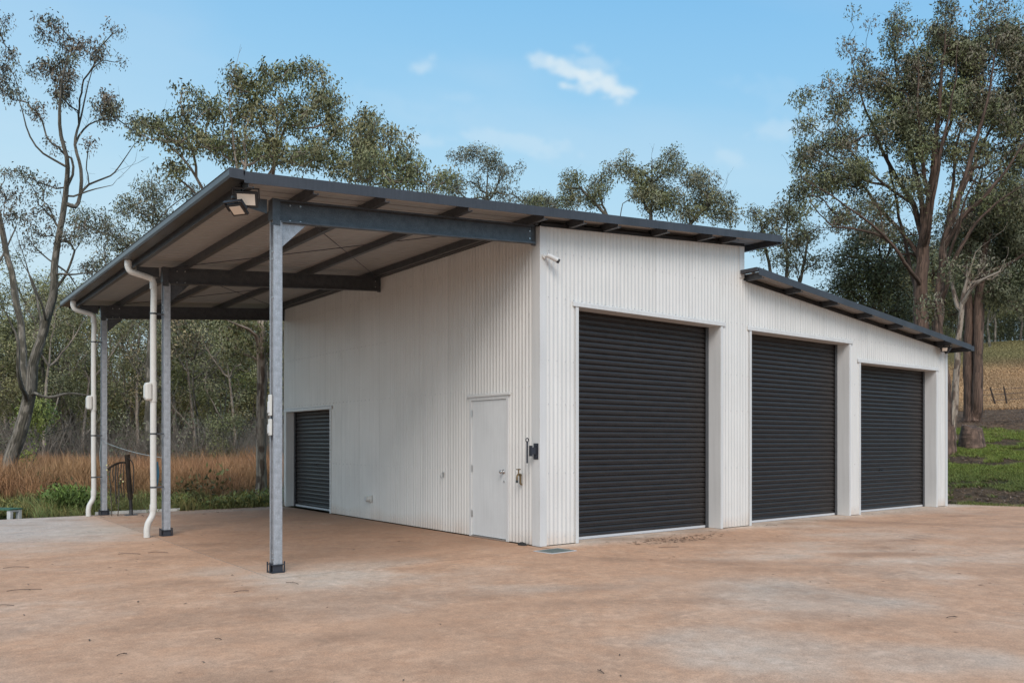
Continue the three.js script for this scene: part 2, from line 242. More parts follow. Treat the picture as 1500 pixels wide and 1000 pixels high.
function skirt(A, B, h = 0.12) { const g = new THREE.BufferGeometry(), p = [A.x, 0, A.z, A.x, -h, A.z, B.x, 0, B.z, B.x, 0, B.z, A.x, -h, A.z, B.x, -h, B.z]; g.setAttribute('position', new THREE.Float32BufferAttribute(p, 3)); g.computeVertexNormals(); g.setAttribute('color', new THREE.Float32BufferAttribute(Array(6).fill([0.42, 0.36, 0.31]).flat(), 3)); g.setAttribute('uv', new THREE.Float32BufferAttribute([0, 0, 0, h, 1, 0, 1, 0, 0, h, 1, h], 2)); return g; }
{
  const SX = -3.86, ZB = -9.06;
  // apron: left strip, strip in front, and the far pieces
  const parts = [slab(-16, SX - 0.005, ZB, 0.30, 0.1), slab(-16, 12.1, 0.30, 9, 0.1), slab(-30, 30, 9, 30, 0.5), slab(-30, -16, ZB, 9, 0.5),
    slab(0.0, 12.1, -0.45, 0.30, 0.1)];
  // right-hand piece with a slanting far edge
  { const g = slab(0, 1, 0, 1, 0.02), p = g.attributes.position, c = g.attributes.color, u = g.attributes.uv;
    for (let i = 0; i < p.count; i++) { const s = p.getX(i), t = p.getZ(i), x = lerp(12.1, 24, s), zt = lerp(-0.45, 14, Math.pow(s, 1.0)) - 0.45 * Math.sin(Math.min(1, s * 3) * Math.PI) , z = lerp(Math.min(zt, 9), 9, t); p.setXYZ(i, x, 0, z); c.setXYZ(i, ...dirtAndShade(x, z, false)); u.setXY(i, x, z); } parts.push(g); }
  parts.push(skirt(V(-30, 0, ZB), V(SX, 0, ZB)), skirt(V(12.1, 0, -0.45), V(12.1, 0, -3)), skirt(V(SX - 0.005, 0, ZB), V(SX - 0.005, 0, 0.3)));
  struct('concrete_apron', merge(parts), M.concrete);
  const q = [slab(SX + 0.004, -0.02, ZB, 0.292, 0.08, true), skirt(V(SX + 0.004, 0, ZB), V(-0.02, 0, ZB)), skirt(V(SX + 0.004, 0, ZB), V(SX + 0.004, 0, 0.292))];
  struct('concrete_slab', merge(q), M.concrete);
}

// ------------------------------------------------------------------ the shed
const shed = thing('shed', 'large white corrugated steel shed with three charcoal roller doors and an open carport roof', 'shed', V(0, 0, 0));
const PITCH = 0.0762, AMP = 0.0048, WX = 11.74, WD = 9.02, STEP = 4.46;
const roofB = (x) => 4.411 + 0.0814 * x;                 // under edge of the upper barge
const roofB2 = (x) => 4.19 - 0.0935 * (x - 4.458);       // under edge of the lower barge
// corrugated sheets along s, from yb(s) to yt(s); place(s, depth, y) -> point
function corrugated(s0, s1, spans, place, seg = 8, phase = 0) {
  const pos = [], uv = [], col = [];
  for (const { a, b, yb, yt } of spans) {
    const lo = Math.max(a, s0), hi = Math.min(b, s1); if (hi - lo < 1e-4) continue;
    const n = Math.max(1, Math.round((hi - lo) / PITCH * seg)); let prev;
    for (let i = 0; i <= n; i++) { const s = lerp(lo, hi, i / n), d = -AMP + AMP * Math.cos((s - phase) / PITCH * 2 * Math.PI) + (s - s0) * -0.0016, y0 = yb(s), y1 = yt(s), p = place(s, d, y0), q = place(s, d, y1);
      const hm = y0 < 0.1 ? 0.16 + 0.16 * vn(s * 1.7, 3) : 0.3, ym = Math.min(y1, y0 + hm), m = place(s, d, ym), k = y0 < 0.1 ? 0.10 + 0.14 * vn(s * 5, 9) : 0, cb = [1 - k * 0.55, 1 - k, 1 - k * 1.3];
      if (prev && y1 > y0) { for (const [v, ss, yy, c] of [[prev.p, prev.s, prev.y0, prev.cb], [p, s, y0, cb], [m, s, ym, 0], [prev.p, prev.s, prev.y0, prev.cb], [m, s, ym, 0], [prev.m, prev.s, prev.ym, 0], [prev.m, prev.s, prev.ym, 0], [m, s, ym, 0], [q, s, y1, 0], [prev.m, prev.s, prev.ym, 0], [q, s, y1, 0], [prev.q, prev.s, prev.y1, 0]]) { pos.push(v.x, v.y, v.z); uv.push(ss, yy); col.push(...(c || [1, 1, 1])); } }
      prev = { p, q, m, s, y0, y1, ym, cb }; }
  }
  if (!pos.length) return null;
  const g = new THREE.BufferGeometry(); g.setAttribute('position', new THREE.Float32BufferAttribute(pos, 3)); g.setAttribute('uv', new THREE.Float32BufferAttribute(uv, 2)); g.setAttribute('color', new THREE.Float32BufferAttribute(col, 3));
  // smooth across the waves: normals from the slope of the wave
  const nor = new Float32Array(pos.length), o = place(0, 0, 0), S1 = place(1, 0, 0).sub(o), D1 = place(0, 1, 0).sub(o);
  for (let i = 0; i < pos.length / 3; i++) { const s = uv[2 * i], k = AMP * 2 * Math.PI / PITCH * Math.sin((s - phase) / PITCH * 2 * Math.PI); const v = D1.clone().addScaledVector(S1, k).normalize(); nor.set([v.x, v.y, v.z], 3 * i); }
  g.setAttribute('normal', new THREE.BufferAttribute(nor, 3));
  if (S1.clone().cross(V(0, 1, 0)).dot(D1) < 0) for (const k of ['position', 'normal', 'uv', 'color']) { const a = g.attributes[k], w = a.itemSize; for (let i = 0; i < a.count; i += 3) for (let j = 0; j < w; j++) { const t = a.array[(i + 1) * w + j]; a.array[(i + 1) * w + j] = a.array[(i + 2) * w + j]; a.array[(i + 2) * w + j] = t; } }
  return g;
}
const OPEN = [[0.70, 3.84, 3.34], [4.66, 7.72, 3.33], [8.13, 11.215, 2.99]];   // front doors: x0, x1, head
const SO = [-8.86, -6.62, 2.09];                                             // carport roller door: z0, z1, head
const PA = [-1.68, -0.70, 2.10];                                             // access door: z0, z1, head
const wallTop = (x) => x < STEP ? roofB(x) - 0.035 : roofB2(x) - 0.03;
const wallMats = [0, 1, 2].map((i) => { const m = M.white.clone(); m.vertexColors = true; m.color = lin(0.77 - 0.012 * i, 0.755 - 0.012 * i, 0.735 - 0.013 * i); m.map = rep(texPaint, 0.31 + 0.05 * i); return m; });
function wall(name, len, spans, place, backing, seg, mats, label) {
  const w = mesh(name, backing, M.inner, shed, label);
  for (let k = 0, s = 0; s < len - 0.01; k++, s += 0.762) { const g = corrugated(s, Math.min(len, s + 0.762), spans, place, seg, 0); if (g) mesh('wall_sheet', g, mats[(k * 7) % 3], w); }
  return w;
}
{ // front wall, spans between openings
  const y0 = () => 0.012, spans = []; let x = 0.0;
  const cuts = [...OPEN.flatMap(([a, b]) => [a, b]), STEP, WX].sort((p, q) => p - q);
  for (const c of cuts) { const mid = (x + c) / 2, o = OPEN.find(([a, b]) => mid > a && mid < b); spans.push({ a: x, b: c, yb: o ? () => o[2] : y0, yt: wallTop }); x = c; }
  const shape = new THREE.Shape([[0.05, 0], [0.70, 0], [0.70, 3.34], [3.84, 3.34], [3.84, 0], [4.66, 0], [4.66, 3.33], [7.72, 3.33], [7.72, 0], [8.13, 0], [8.13, 2.99], [11.215, 2.99], [11.215, 0], [11.7, 0], [11.7, 3.45], [4.47, 4.12], [4.44, 4.7], [0.05, 4.34]].map(([a, b]) => new THREE.Vector2(a, b)));
  const back = new THREE.ShapeGeometry(shape); back.translate(0, 0, -0.06);
  wall('wall', WX, spans, (s, d, y) => V(s, y, d), boxUV(back), 8, wallMats, 'gable wall with three roller doors');
}
{ // wall under the carport; s runs from the front corner to the back
  const y0 = () => 0.012, top = () => roofB(0) - 0.04;
  const spans = [{ a: 0, b: -PA[1], yb: y0, yt: top }, { a: -PA[1], b: -PA[0], yb: () => PA[2], yt: top }, { a: -PA[0], b: -SO[1], yb: y0, yt: top }, { a: -SO[1], b: -SO[0], yb: () => SO[2], yt: top }, { a: -SO[0], b: WD, yb: y0, yt: top }];
  const shape = new THREE.Shape([[0.05, 0], [-PA[1], 0], [-PA[1], 2.1], [-PA[0], 2.1], [-PA[0], 0], [-SO[1], 0], [-SO[1], SO[2]], [-SO[0], SO[2]], [-SO[0], 0], [8.98, 0], [8.98, 4.3], [0.05, 4.3]].map(([a, b]) => new THREE.Vector2(a, b)));
  const back = new THREE.ShapeGeometry(shape); back.rotateY(Math.PI / 2); back.translate(0.06, 0, 0);
  wall('wall', WD, spans, (s, d, y) => V(-d, y, -s), boxUV(back), 8, wallMats, 'wall under the carport roof');
  // the two walls out of sight and the wall of the step in the roof
  wall('wall', WX, [{ a: 0, b: STEP, yb: y0, yt: wallTop }, { a: STEP, b: WX, yb: y0, yt: wallTop }], (s, d, y) => V(s, y, -WD - d), box(0.05, 11.7, 0, 3.4, -8.97, -8.96), 4, wallMats, 'back wall');
  wall('wall', WD, [{ a: 0, b: WD, yb: y0, yt: () => roofB2(WX) - 0.03 }], (s, d, y) => V(WX + d, y, -s), box(11.68, 11.69, 0, 3.4, -8.95, -0.05), 4, wallMats, 'low side wall');
  wall('wall', WD, [{ a: 0, b: WD, yb: () => roofB2(STEP) - 0.02, yt: () => roofB(STEP) - 0.02 }], (s, d, y) => V(STEP + d, y, -s), box(4.40, 4.41, 4.15, 4.7, -8.95, -0.05), 4, wallMats, 'step wall between the two roofs');
}
// corner flashings
mesh('corner_flashing', merge([box(-0.006, 0.115, 0.004, roofB(0.05) - 0.05, 0.002, 0.006), box(-0.006, -0.002, 0.004, roofB(0) - 0.06, -0.16, 0.002), box(-0.002, 0.004, 0.004, 4.3, -0.166, -0.16)]), M.white2, shed);
mesh('corner_flashing', merge([box(WX - 0.10, WX + 0.008, 0.004, wallTop(WX) - 0.004, 0.002, 0.006), box(WX + 0.004, WX + 0.008, 0.004, wallTop(WX) - 0.004, -0.12, 0.002)]), M.white2, shed);
mesh('corner_flashing', merge([box(STEP - 0.13, STEP + 0.006, roofB2(STEP) + 0.0, roofB(STEP) - 0.04, 0.002, 0.006), box(STEP + 0.002, STEP + 0.006, roofB2(STEP) + 0.1, roofB(STEP) - 0.04, -0.1, 0.002)]), M.white2, shed);
// rows of fixing screws, joined
{
  const list = [], s = new THREE.CylinderGeometry(0.009, 0.009, 0.008, 6);
  const put = (x, y, z, side) => { const g = s.clone(); side ? g.rotateZ(Math.PI / 2) : g.rotateX(Math.PI / 2); g.translate(x, y, z); list.push(g); };
  for (const y of [0.12, 1.0, 1.95, 2.55, 3.42, 4.05]) for (let k = 0; k < 150; k += 2) { const x = (k + 0) * PITCH; if (x > WX - 0.05 || y > wallTop(x) - 0.1 || OPEN.some(([a, b, h]) => x > a - 0.05 && x < b + 0.05 && y < h + 0.05)) continue; put(x, y, 0.001, false); }
  for (const y of [0.12, 1.0, 2.2, 3.2, 4.05]) for (let k = 3; k < 117; k += 2) { const z = -k * PITCH; if ((z > PA[0] - 0.1 && z < PA[1] + 0.1 && y < 2.25) || (z > SO[0] - 0.1 && z < SO[1] + 0.1 && y < 2.2)) continue; put(-0.001, y, z, true); }
  const m = mesh('screws', merge(list), M.pvcGrey, shed); m.userData.kind = 'stuff';
}

// roller doors: drawn in a local frame, x along the opening, z towards outside
const slatGeo = {};
function slat(w, p) { const key = w.toFixed(2) + p.toFixed(4); if (slatGeo[key]) return slatGeo[key];
  // one rib: a bead, a groove, then a shallow bulge
  const o = [[0, 0.000], [0.05, 0.016], [0.12, 0.020], [0.20, 0.016], [0.28, -0.010], [0.38, -0.008], [0.55, 0.001], [0.75, 0.004], [0.90, 0.002], [1, 0.000]].map(([t, d]) => [d, p * (1 - t)]);
  const pos = [], nor = [], uv = []; const N = o.map((q, i) => { const a = o[Math.max(0, i - 1)], b = o[Math.min(o.length - 1, i + 1)], dy = a[1] - b[1], dz = a[0] - b[0], l = Math.hypot(dy, dz); return [0, -dz / l, dy / l]; });
  for (let i = 0; i < o.length - 1; i++) for (const [e, x] of [[i, 0], [i + 1, 0], [i + 1, w], [i, 0], [i + 1, w], [i, w]]) { pos.push(x, o[e][1], o[e][0]); nor.push(...N[e]); uv.push(x, o[e][1]); }
  const g = new THREE.BufferGeometry(); g.setAttribute('position', new THREE.Float32BufferAttribute(pos, 3)); g.setAttribute('normal', new THREE.Float32BufferAttribute(nor, 3)); g.setAttribute('uv', new THREE.Float32BufferAttribute(uv, 2)); return slatGeo[key] = g; }
const curtainMats = [0, 1, 2, 3].map((i) => { const m = M.curtain.clone(); m.map = rep(texDark, 0.7 + 0.13 * i); m.map.offset.set(0.21 * i, 0.37 * i); m.roughness = 0.33 + 0.03 * i; return m; });
function rollerDoor(x, y, z, turn, w, h, depth, handle, label) {
  const d = new THREE.Group(); d.name = 'roller_door'; d.userData.label = label; d.position.set(x, y, z); d.rotation.y = turn; shed.add(d);
  const p = 0.0825, n = Math.ceil((h - 0.03) / p);
  for (let k = 0; k < n; k++) { const s = mesh('slat', slat(w - 0.10, p), curtainMats[(k * 5 + n) % 4], d); s.position.set(0.05, 0.045 + k * p, -depth + ((k * 37) % 7 - 3) * 0.0006); s.rotation.x = ((k * 53) % 5 - 2) * 0.006; }
  for (const gx of [0.035, w - 0.035]) { const c = cSection(0.06, 0.07, 0.014, 0.004); mesh('door_guide', sweep(gx < 1 ? c : c.map(([a, b]) => [-a, b]), V(gx < 1 ? 0.004 : w - 0.004, 0.005, -depth), V(gx < 1 ? 0.004 : w - 0.004, h - 0.01, -depth), V(1, 0, 0)), M.galvDullShaded, d); }
  mesh('bottom_rail', merge([box(0.05, w - 0.05, 0.012, 0.045, -depth - 0.012, -depth + 0.014), box(0.06, w - 0.06, 0.004, 0.012, -depth - 0.006, -depth + 0.008)]), M.alu, d);
  // reveals: jamb linings, soffit, head and jamb flashings
  for (const [a, b] of [[0, 0.003], [w - 0.003, w]]) mesh('jamb_lining', box(a, b, 0.004, h - 0.002, -depth - 0.05, 0.001), M.white2, d);
  mesh('head_lining', box(0.003, w - 0.003, h - 0.005, h - 0.002, -depth - 0.05, 0.001), M.white2, d);
  mesh('head_flashing', sweep([[0, 0], [0.022, 0], [0.022, 0.055], [0.016, 0.062], [0.0, 0.068]], V(-0.11, h - 0.004, 0.001), V(w + 0.11, h - 0.004, 0.001), V(0, 0, 1)), M.white2, d);
  for (const [a, b] of [[-0.055, 0], [w, w + 0.055]]) mesh('jamb_flashing', box(a, b, 0.004, h - 0.006, 0.001, 0.011), M.white2, d);
  mesh('housing', box(0.003, w - 0.003, h - 0.09, h - 0.006, -depth - 0.20, -depth - 0.03), M.black, d);
  if (handle) { const hx = w * handle[0], hy = handle[1]; mesh('handle', merge([box(hx - 0.10, hx - 0.055, hy - 0.02, hy + 0.02, -depth, -depth + 0.02), box(hx + 0.0, hx + 0.045, hy - 0.02, hy + 0.02, -depth, -depth + 0.02), cyl(0.006, 0.006, V(hx - 0.08, hy, -depth + 0.022), V(hx + 0.03, hy, -depth + 0.022), 6)]), M.black, d); }
}
rollerDoor(0.70, 0, 0, 0, 3.14, 3.34, 0.27, null, 'tallest charcoal roller door, nearest the corner');
rollerDoor(4.66, 0, 0, 0, 3.06, 3.33, 0.27, null, 'middle charcoal roller door');
rollerDoor(8.13, 0, 0, 0, 3.085, 2.99, 0.27, [0.42, 0.86], 'lowest charcoal roller door, at the far end of the front');
rollerDoor(0, 0, SO[0], -Math.PI / 2, SO[1] - SO[0], SO[2], 0.20, [0.5, 0.95], 'small charcoal roller door under the carport roof');
// access door
{
  const [z0, z1, h] = PA, leaf = mesh('door', box(0.004, 0.044, 0.03, h - 0.055, z0 + 0.055, z1 - 0.055), M.doorWhite, shed, 'plain white access door');
  mesh('door_frame', merge([box(-0.012, 0.06, 0.004, h, z0, z0 + 0.05), box(-0.012, 0.06, 0.004, h, z1 - 0.05, z1), box(-0.012, 0.06, h - 0.05, h, z0 + 0.05, z1 - 0.05)]), M.white2, leaf);
  mesh('head_flashing', sweep([[0, 0], [0.026, 0], [0.026, 0.028], [0, 0.04]], V(-0.004, h + 0.002, z0 - 0.05), V(-0.004, h + 0.002, z1 + 0.05), V(-1, 0, 0)), M.white2, leaf);
  mesh('threshold', box(-0.02, 0.03, 0.003, 0.022, z0 + 0.05, z1 - 0.05), M.steel, leaf);
  for (const y of [0.35, 1.03, 1.86]) mesh('hinge', merge([cyl(0.009, 0.009, V(-0.010, y - 0.05, z0 + 0.053), V(-0.010, y + 0.05, z0 + 0.053), 8), box(-0.006, 0.006, y - 0.045, y + 0.045, z0 + 0.03, z0 + 0.076)]), M.steel, leaf);
  const pts = [[0.0, 0], [0.032, 0], [0.032, 0.006], [0.014, 0.012], [0.012, 0.03], [0.024, 0.038], [0.028, 0.052], [0.022, 0.066], [0, 0.07]].map(([a, b]) => new THREE.Vector2(a, b));
  const k = new THREE.LatheGeometry(pts, 16); k.rotateZ(Math.PI / 2); k.translate(0.004, 1.0, z1 - 0.13); mesh('door_knob', k, M.steel, leaf);
  const l = new THREE.CylinderGeometry(0.014, 0.014, 0.012, 12); l.rotateZ(Math.PI / 2); l.translate(0.0, 0.86, z1 - 0.115); mesh('lock', l, M.steel, leaf);
}

// roofs: sheets with ribs running down the slope
function roofSheets(name, x0, x1, base, z0, z1, flip, label) {
  const g0 = new THREE.Group(); g0.name = name; g0.userData.label = label; shed.add(g0);
  const W = 0.762, slope = (base(x1) - base(x0)) / (x1 - x0);
  const prof = [[0, 0.018], [0.02, 0.018], [0.035, 0], [0.085, 0], [0.095, 0.003], [0.105, 0], [0.175, 0], [0.19, 0.018], [0.2, 0.018]];
  for (let s = z0; s < z1 - 0.01; s += W) {
    const e = Math.min(z1, s + W), pos = [], uv = []; let prev;
    for (let k = 0; ; k++) { const u = Math.floor(k / 8) * 0.19 + prof[k % 8][0], d = prof[k % 8][1]; const z = Math.min(e, s + u); if (prev !== undefined) { const a = [prev.z, prev.d], b = [z, d]; for (const [x, q] of [[x0, a], [x0, b], [x1, b], [x0, a], [x1, b], [x1, a]]) { pos.push(x, base(x) + 0.066 + q[1], q[0]); uv.push(x, q[0]); } } prev = { z, d }; if (z >= e - 1e-6) break; }
    const g = new THREE.BufferGeometry(); g.setAttribute('position', new THREE.Float32BufferAttribute(pos, 3)); g.setAttribute('uv', new THREE.Float32BufferAttribute(uv, 2)); g.computeVertexNormals(); mesh('roof_sheet', g, M.under, g0);
  }
  return g0;
}
const ZF = 0.335, ZR = -9.66;
roofSheets('roof', -4.24, 5.03, roofB, ZR, ZF - 0.012, false, 'upper roof over the carport and the high bay');
roofSheets('roof', STEP + 0.01, 12.2, roofB2, -9.36, ZF - 0.012, false, 'lower roof over the two smaller bays');
mesh('roof', box(STEP - 0.06, STEP + 0.01, roofB2(STEP) + 0.07, roofB2(STEP) + 0.09, 0.0, ZF - 0.02), M.trim, shed);
// barge flashings (folded strip: face, top return)
function barge(x0, x1, base, z, s) { const A = V(x0, base(x0), z), B = V(x1, base(x1), z); return sweep([[0, 0], [0.004, 0], [0.004, 0.118], [-0.11, 0.118], [-0.11, 0.112], [0, 0.112]].map(([a, b]) => [a * s, b]), A, B, V(0, 0, 1)); }
mesh('barge_flashing', merge([barge(-4.175, 5.06, roofB, ZF, 1)]), M.trim, shed);
mesh('barge_flashing', barge(-4.175, 5.06, roofB, ZR, -1), M.trim, shed);
mesh('barge_flashing', merge([barge(4.40, 12.13, roofB2, ZF, 1), sweep([[-0.05, 0.06], [0, 0.06], [0, 0.119], [-0.05, 0.119]], V(4.40, roofB2(4.40), ZF - 0.002), V(4.40, roofB2(4.40), 0.012), V(1, 0, 0))]), M.trim, shed);
mesh('barge_flashing', barge(4.47, 12.13, roofB2, -9.37, -1), M.trim, shed);
mesh('fascia', merge([box(5.03, 5.058, roofB(5.03) - 0.03, roofB(5.03) + 0.112, ZR + 0.01, ZF - 0.006)]), M.trim, shed, 'high edge of the upper roof');
// gutters: open quad profile
function gutter(x, y, dir, za, zb) { const P = [[0, 0], [-0.012, 0.025], [-0.012, 0.085], [-0.02, 0.09], [-0.016, 0.096], [-0.004, 0.09], [-0.006, 0.03], [0.004, 0.006], [0.135, 0.006], [0.135, 0.10], [0.141, 0.10], [0.141, 0]].map(([a, b]) => [a * dir, b]); return sweep(P, V(x, y, za), V(x, y, zb), V(1, 0, 0)); }
{
  const gx = -4.315, gy = roofB(-4.25) + 0.035;
  const g = gutter(gx, gy, 1, ZR, ZF); const q = mesh('gutter', g, M.gutter, shed, 'long gutter on the low edge of the carport roof');
  for (const z of [ZF, ZR]) mesh('gutter_end', box(gx - 0.014, gx + 0.145, gy, gy + 0.10, z, z + (z > 0 ? 0.004 : -0.004)), M.trim, q);
  const y2 = roofB2(12.2) - 0.01, h = gutter(12.27, y2, -1, -9.36, ZF); const q2 = mesh('gutter', h, M.trim, shed, 'gutter on the low edge of the lower roof'); mesh('gutter_end', box(12.13, 12.284, y2, y2 + 0.11, ZF, ZF + 0.004), M.trim, q2);
}
// purlins under both roofs
const cPurlin = (h, w) => cSection(h, w, 0.018, 0.004);
for (const x of [-4.13, -3.42, -2.55, -1.40, -0.20]) mesh('purlin', sweep(cPurlin(0.10, 0.06), V(x, roofB(x) + 0.014, ZR + 0.03), V(x, roofB(x) + 0.014, ZF - 0.01), V(1, 0, 0)), M.galvDullShaded, shed);
for (const x of [0.506, 1.161, 2.189, 3.232, 3.828, 4.95]) mesh('purlin', sweep(cPurlin(0.10, 0.06), V(x, roofB(x) + 0.014, x > 4.5 ? ZR + 0.03 : -0.05), V(x, roofB(x) + 0.014, ZF - 0.01), V(1, 0, 0)), M.galvDullShaded, shed);
for (const x of [4.51, 5.627, 6.785, 7.986, 9.145, 10.293, 11.227, 12.08]) mesh('purlin', sweep(cPurlin(0.10, 0.06), V(x, roofB2(x) + 0.016, x > 12 ? -9.3 : -0.05), V(x, roofB2(x) + 0.016, ZF - 0.01), V(1, 0, 0)), M.galvDullShaded, shed);
mesh('purlin', box(-0.07, -0.01, roofB(0) - 0.035, roofB(0) + 0.05, -8.98, -0.02), M.galvDullShaded, shed);
mesh('closure_strip', merge([sweep([[0, 0], [0.012, 0], [0.012, 0.05], [0, 0.05]], V(0.01, wallTop(0) - 0.012, 0.001), V(STEP, wallTop(STEP - 0.001) - 0.012, 0.001), V(0, 0, 1)), sweep([[0, 0], [0.012, 0], [0.012, 0.05], [0, 0.05]], V(STEP + 0.05, wallTop(STEP + 0.05) - 0.012, 0.001), V(WX, wallTop(WX) - 0.012, 0.001), V(0, 0, 1))]), M.black, shed);
// rafters with bolts
const RZ = [-0.02, -4.43, -8.88], hexBolt = (x, y, z) => { const g = new THREE.CylinderGeometry(0.011, 0.011, 0.014, 6); g.rotateX(Math.PI / 2); g.translate(x, y, z); return g; };
for (const z of RZ) {
  const yc = (x) => roofB(x) - 0.035 - 0.125, A = V(-3.655, yc(-3.655), z - 0.065), B = V(-0.075, yc(-0.075), z - 0.065);
  const r = mesh('rafter', sweep(cSection(0.25, 0.07, 0.02, 0.005), A, B, V(0, 0, 1)), M.galvDullShaded, shed);
  for (const [x, dy] of [[-3.52, 0.08], [-3.40, 0.08], [-3.52, -0.095], [-3.40, -0.095], [-0.12, 0.05], [-0.12, -0.05]]) mesh('bolt', hexBolt(x, yc(x) + dy, z - 0.055), M.steel, r);
  // tapered outrigger to the gutter purlin
  const P = [[-4.10, roofB(-4.10) - 0.035], [-4.10, roofB(-4.10) - 0.12], [-3.78, yc(-3.78) - 0.03], [-3.78, roofB(-3.78) - 0.035]];
  mesh('outrigger', sweep(P.map(([a, b]) => [a, b]), V(0, 0, z - 0.062), V(0, 0, z - 0.056), V(1, 0, 0)), M.galvDullShaded, shed);
  mesh('wall_cleat', box(-0.075, -0.015, yc(0) - 0.14, yc(0) + 0.13, z - 0.085, z - 0.055), M.galvDullShaded, shed);
}
// posts: open face to the left
RZ.forEach((z, i) => {
  const top = roofB(-3.7) - 0.262, c = cSection(0.12, 0.096, 0.02, 0.006).map(([a, b]) => [-a, b]);
  // a shallow stiffening groove in the face
  const g = sweep(c, V(-3.63, 0.095, z - 0.06), V(-3.63, top, z - 0.06), V(1, 0, 0));
  const p = mesh('post', merge([g, box(-3.684, -3.672, 0.10, top - 0.03, z, z + 0.004), box(-3.722, -3.712, 0.10, top - 0.03, z, z + 0.003), box(-3.642, -3.634, 0.10, top - 0.03, z, z + 0.003)]), M.galv, shed, ['galvanised steel post nearest the camera', 'middle galvanised steel post', 'rear galvanised steel post'][i]);
  mesh('base_bracket', merge([box(-3.73, -3.62, 0.010, 0.086, z - 0.115, z - 0.095), box(-3.73, -3.62, 0.010, 0.086, z - 0.03, z - 0.012), box(-3.745, -3.61, 0.086, 0.094, z - 0.13, z + 0.010), box(-3.752, -3.605, 0.0035, 0.010, z - 0.135, z + 0.012)]), M.iron, p);
  for (const [x, dz] of [[-3.76, -0.03], [-3.76, -0.10], [-3.595, -0.03], [-3.595, -0.10]]) mesh('anchor_bolt', cyl(0.008, 0.008, V(x, 0.004, z + dz), V(x, 0.12, z + dz), 6), M.iron, p);
  const yb = (x) => roofB(x) - 0.285, G = [[-3.618, yb(-3.618) - 0.005], [-3.618, yb(-3.618) - 0.26], [-3.34, yb(-3.34) - 0.005]];
  mesh('gusset', sweep(G, V(0, 0, z - 0.045), V(0, 0, z - 0.039), V(1, 0, 0)), i ? M.galvDullShaded : M.galv, p);
  mesh('shaded_cap_plate', merge([box(-3.742, -3.655, top + 0.001, roofB(-3.7) - 0.03, z - 0.02, z + 0.004), box(-3.742, -3.736, top + 0.001, roofB(-3.74) - 0.03, z - 0.12, z - 0.02), box(-3.742, -3.655, top - 0.06, top + 0.001, z + 0.0045, z + 0.008)]), M.galvDullShaded, p);  // post top in darkened galv, standing in for the roof shade there
  for (let k = 0; k < 5; k++) mesh('bolt', (() => { const b = new THREE.CylinderGeometry(0.009, 0.009, 0.014, 6); b.rotateZ(Math.PI / 2); b.translate(-3.736, [0.16, 0.22, 3.0, 3.42, 3.5][k], z - 0.012); return b; })(), M.steel, p);
});
// cross bracing rods in the roof plane
for (const [za, zb] of [[RZ[0], RZ[1]], [RZ[1], RZ[2]]]) for (const [a, b] of [[-3.6, -0.1], [-0.1, -3.6]]) mesh('brace_rod', cyl(0.006, 0.006, V(a, roofB(a) - 0.03, za - 0.05), V(b, roofB(b) - 0.03, zb - 0.05), 5), M.iron, shed);
// downpipes with rain diverters
function downpipe(z, label) {
  const x = -3.885, gx = -4.235, yg = roofB(-4.25) + 0.036, r = 0.045;
  const P = [[gx, yg], [gx, yg - 0.10], [gx + 0.03, yg - 0.155], [gx + 0.09, yg - 0.175], [x - 0.085, yg - 0.215], [x - 0.025, yg - 0.235], [x, yg - 0.29], [x, 3.2], [x, 2.4], [x, 1.2], [x, 0.42], [x - 0.012, 0.33], [x - 0.07, 0.22], [x - 0.09, 0.13], [x - 0.09, 0.004]].map(([a, b]) => V(a, b, z));
  const c = new THREE.CurvePath(); for (let i = 0; i < P.length - 1; i++) c.add(new THREE.LineCurve3(P[i], P[i + 1]));
  const cr = new THREE.CatmullRomCurve3(P, false, 'centripetal'), d = mesh('downpipe', new THREE.TubeGeometry(cr, 150, r, 14), M.pvc, shed, label);
  const sock = (y, h = 0.09, rr = r + 0.005) => cyl(rr, rr, V(x, y - h / 2, z), V(x, y + h / 2, z), 16);
  mesh('socket', merge([sock(yg - 0.34), sock(0.45), cyl(r + 0.005, r + 0.005, V(gx, yg - 0.09, z), V(gx, yg - 0.01, z), 14)]), M.pvc, d);
  const b = rbox(0.10, 0.27, 0.13, 0.035, x - 0.075, 2.18, z + 0.01); mesh('rain_diverter', merge([b, sock(2.18, 0.30, r + 0.008), rbox(0.03, 0.20, 0.10, 0.012, x - 0.118, 2.18, z + 0.01)]), M.pvc, d);
  for (const y of [3.35, 1.55, 0.75]) mesh('pipe_bracket', merge([sock(y, 0.025, r + 0.003), box(x + r, -3.735, y - 0.012, y + 0.012, z - 0.012, z + 0.012)]), M.galvDullShaded, d);
}
downpipe(-4.40, 'white downpipe beside the middle post'); downpipe(-8.80, 'white downpipe beside the rear post');

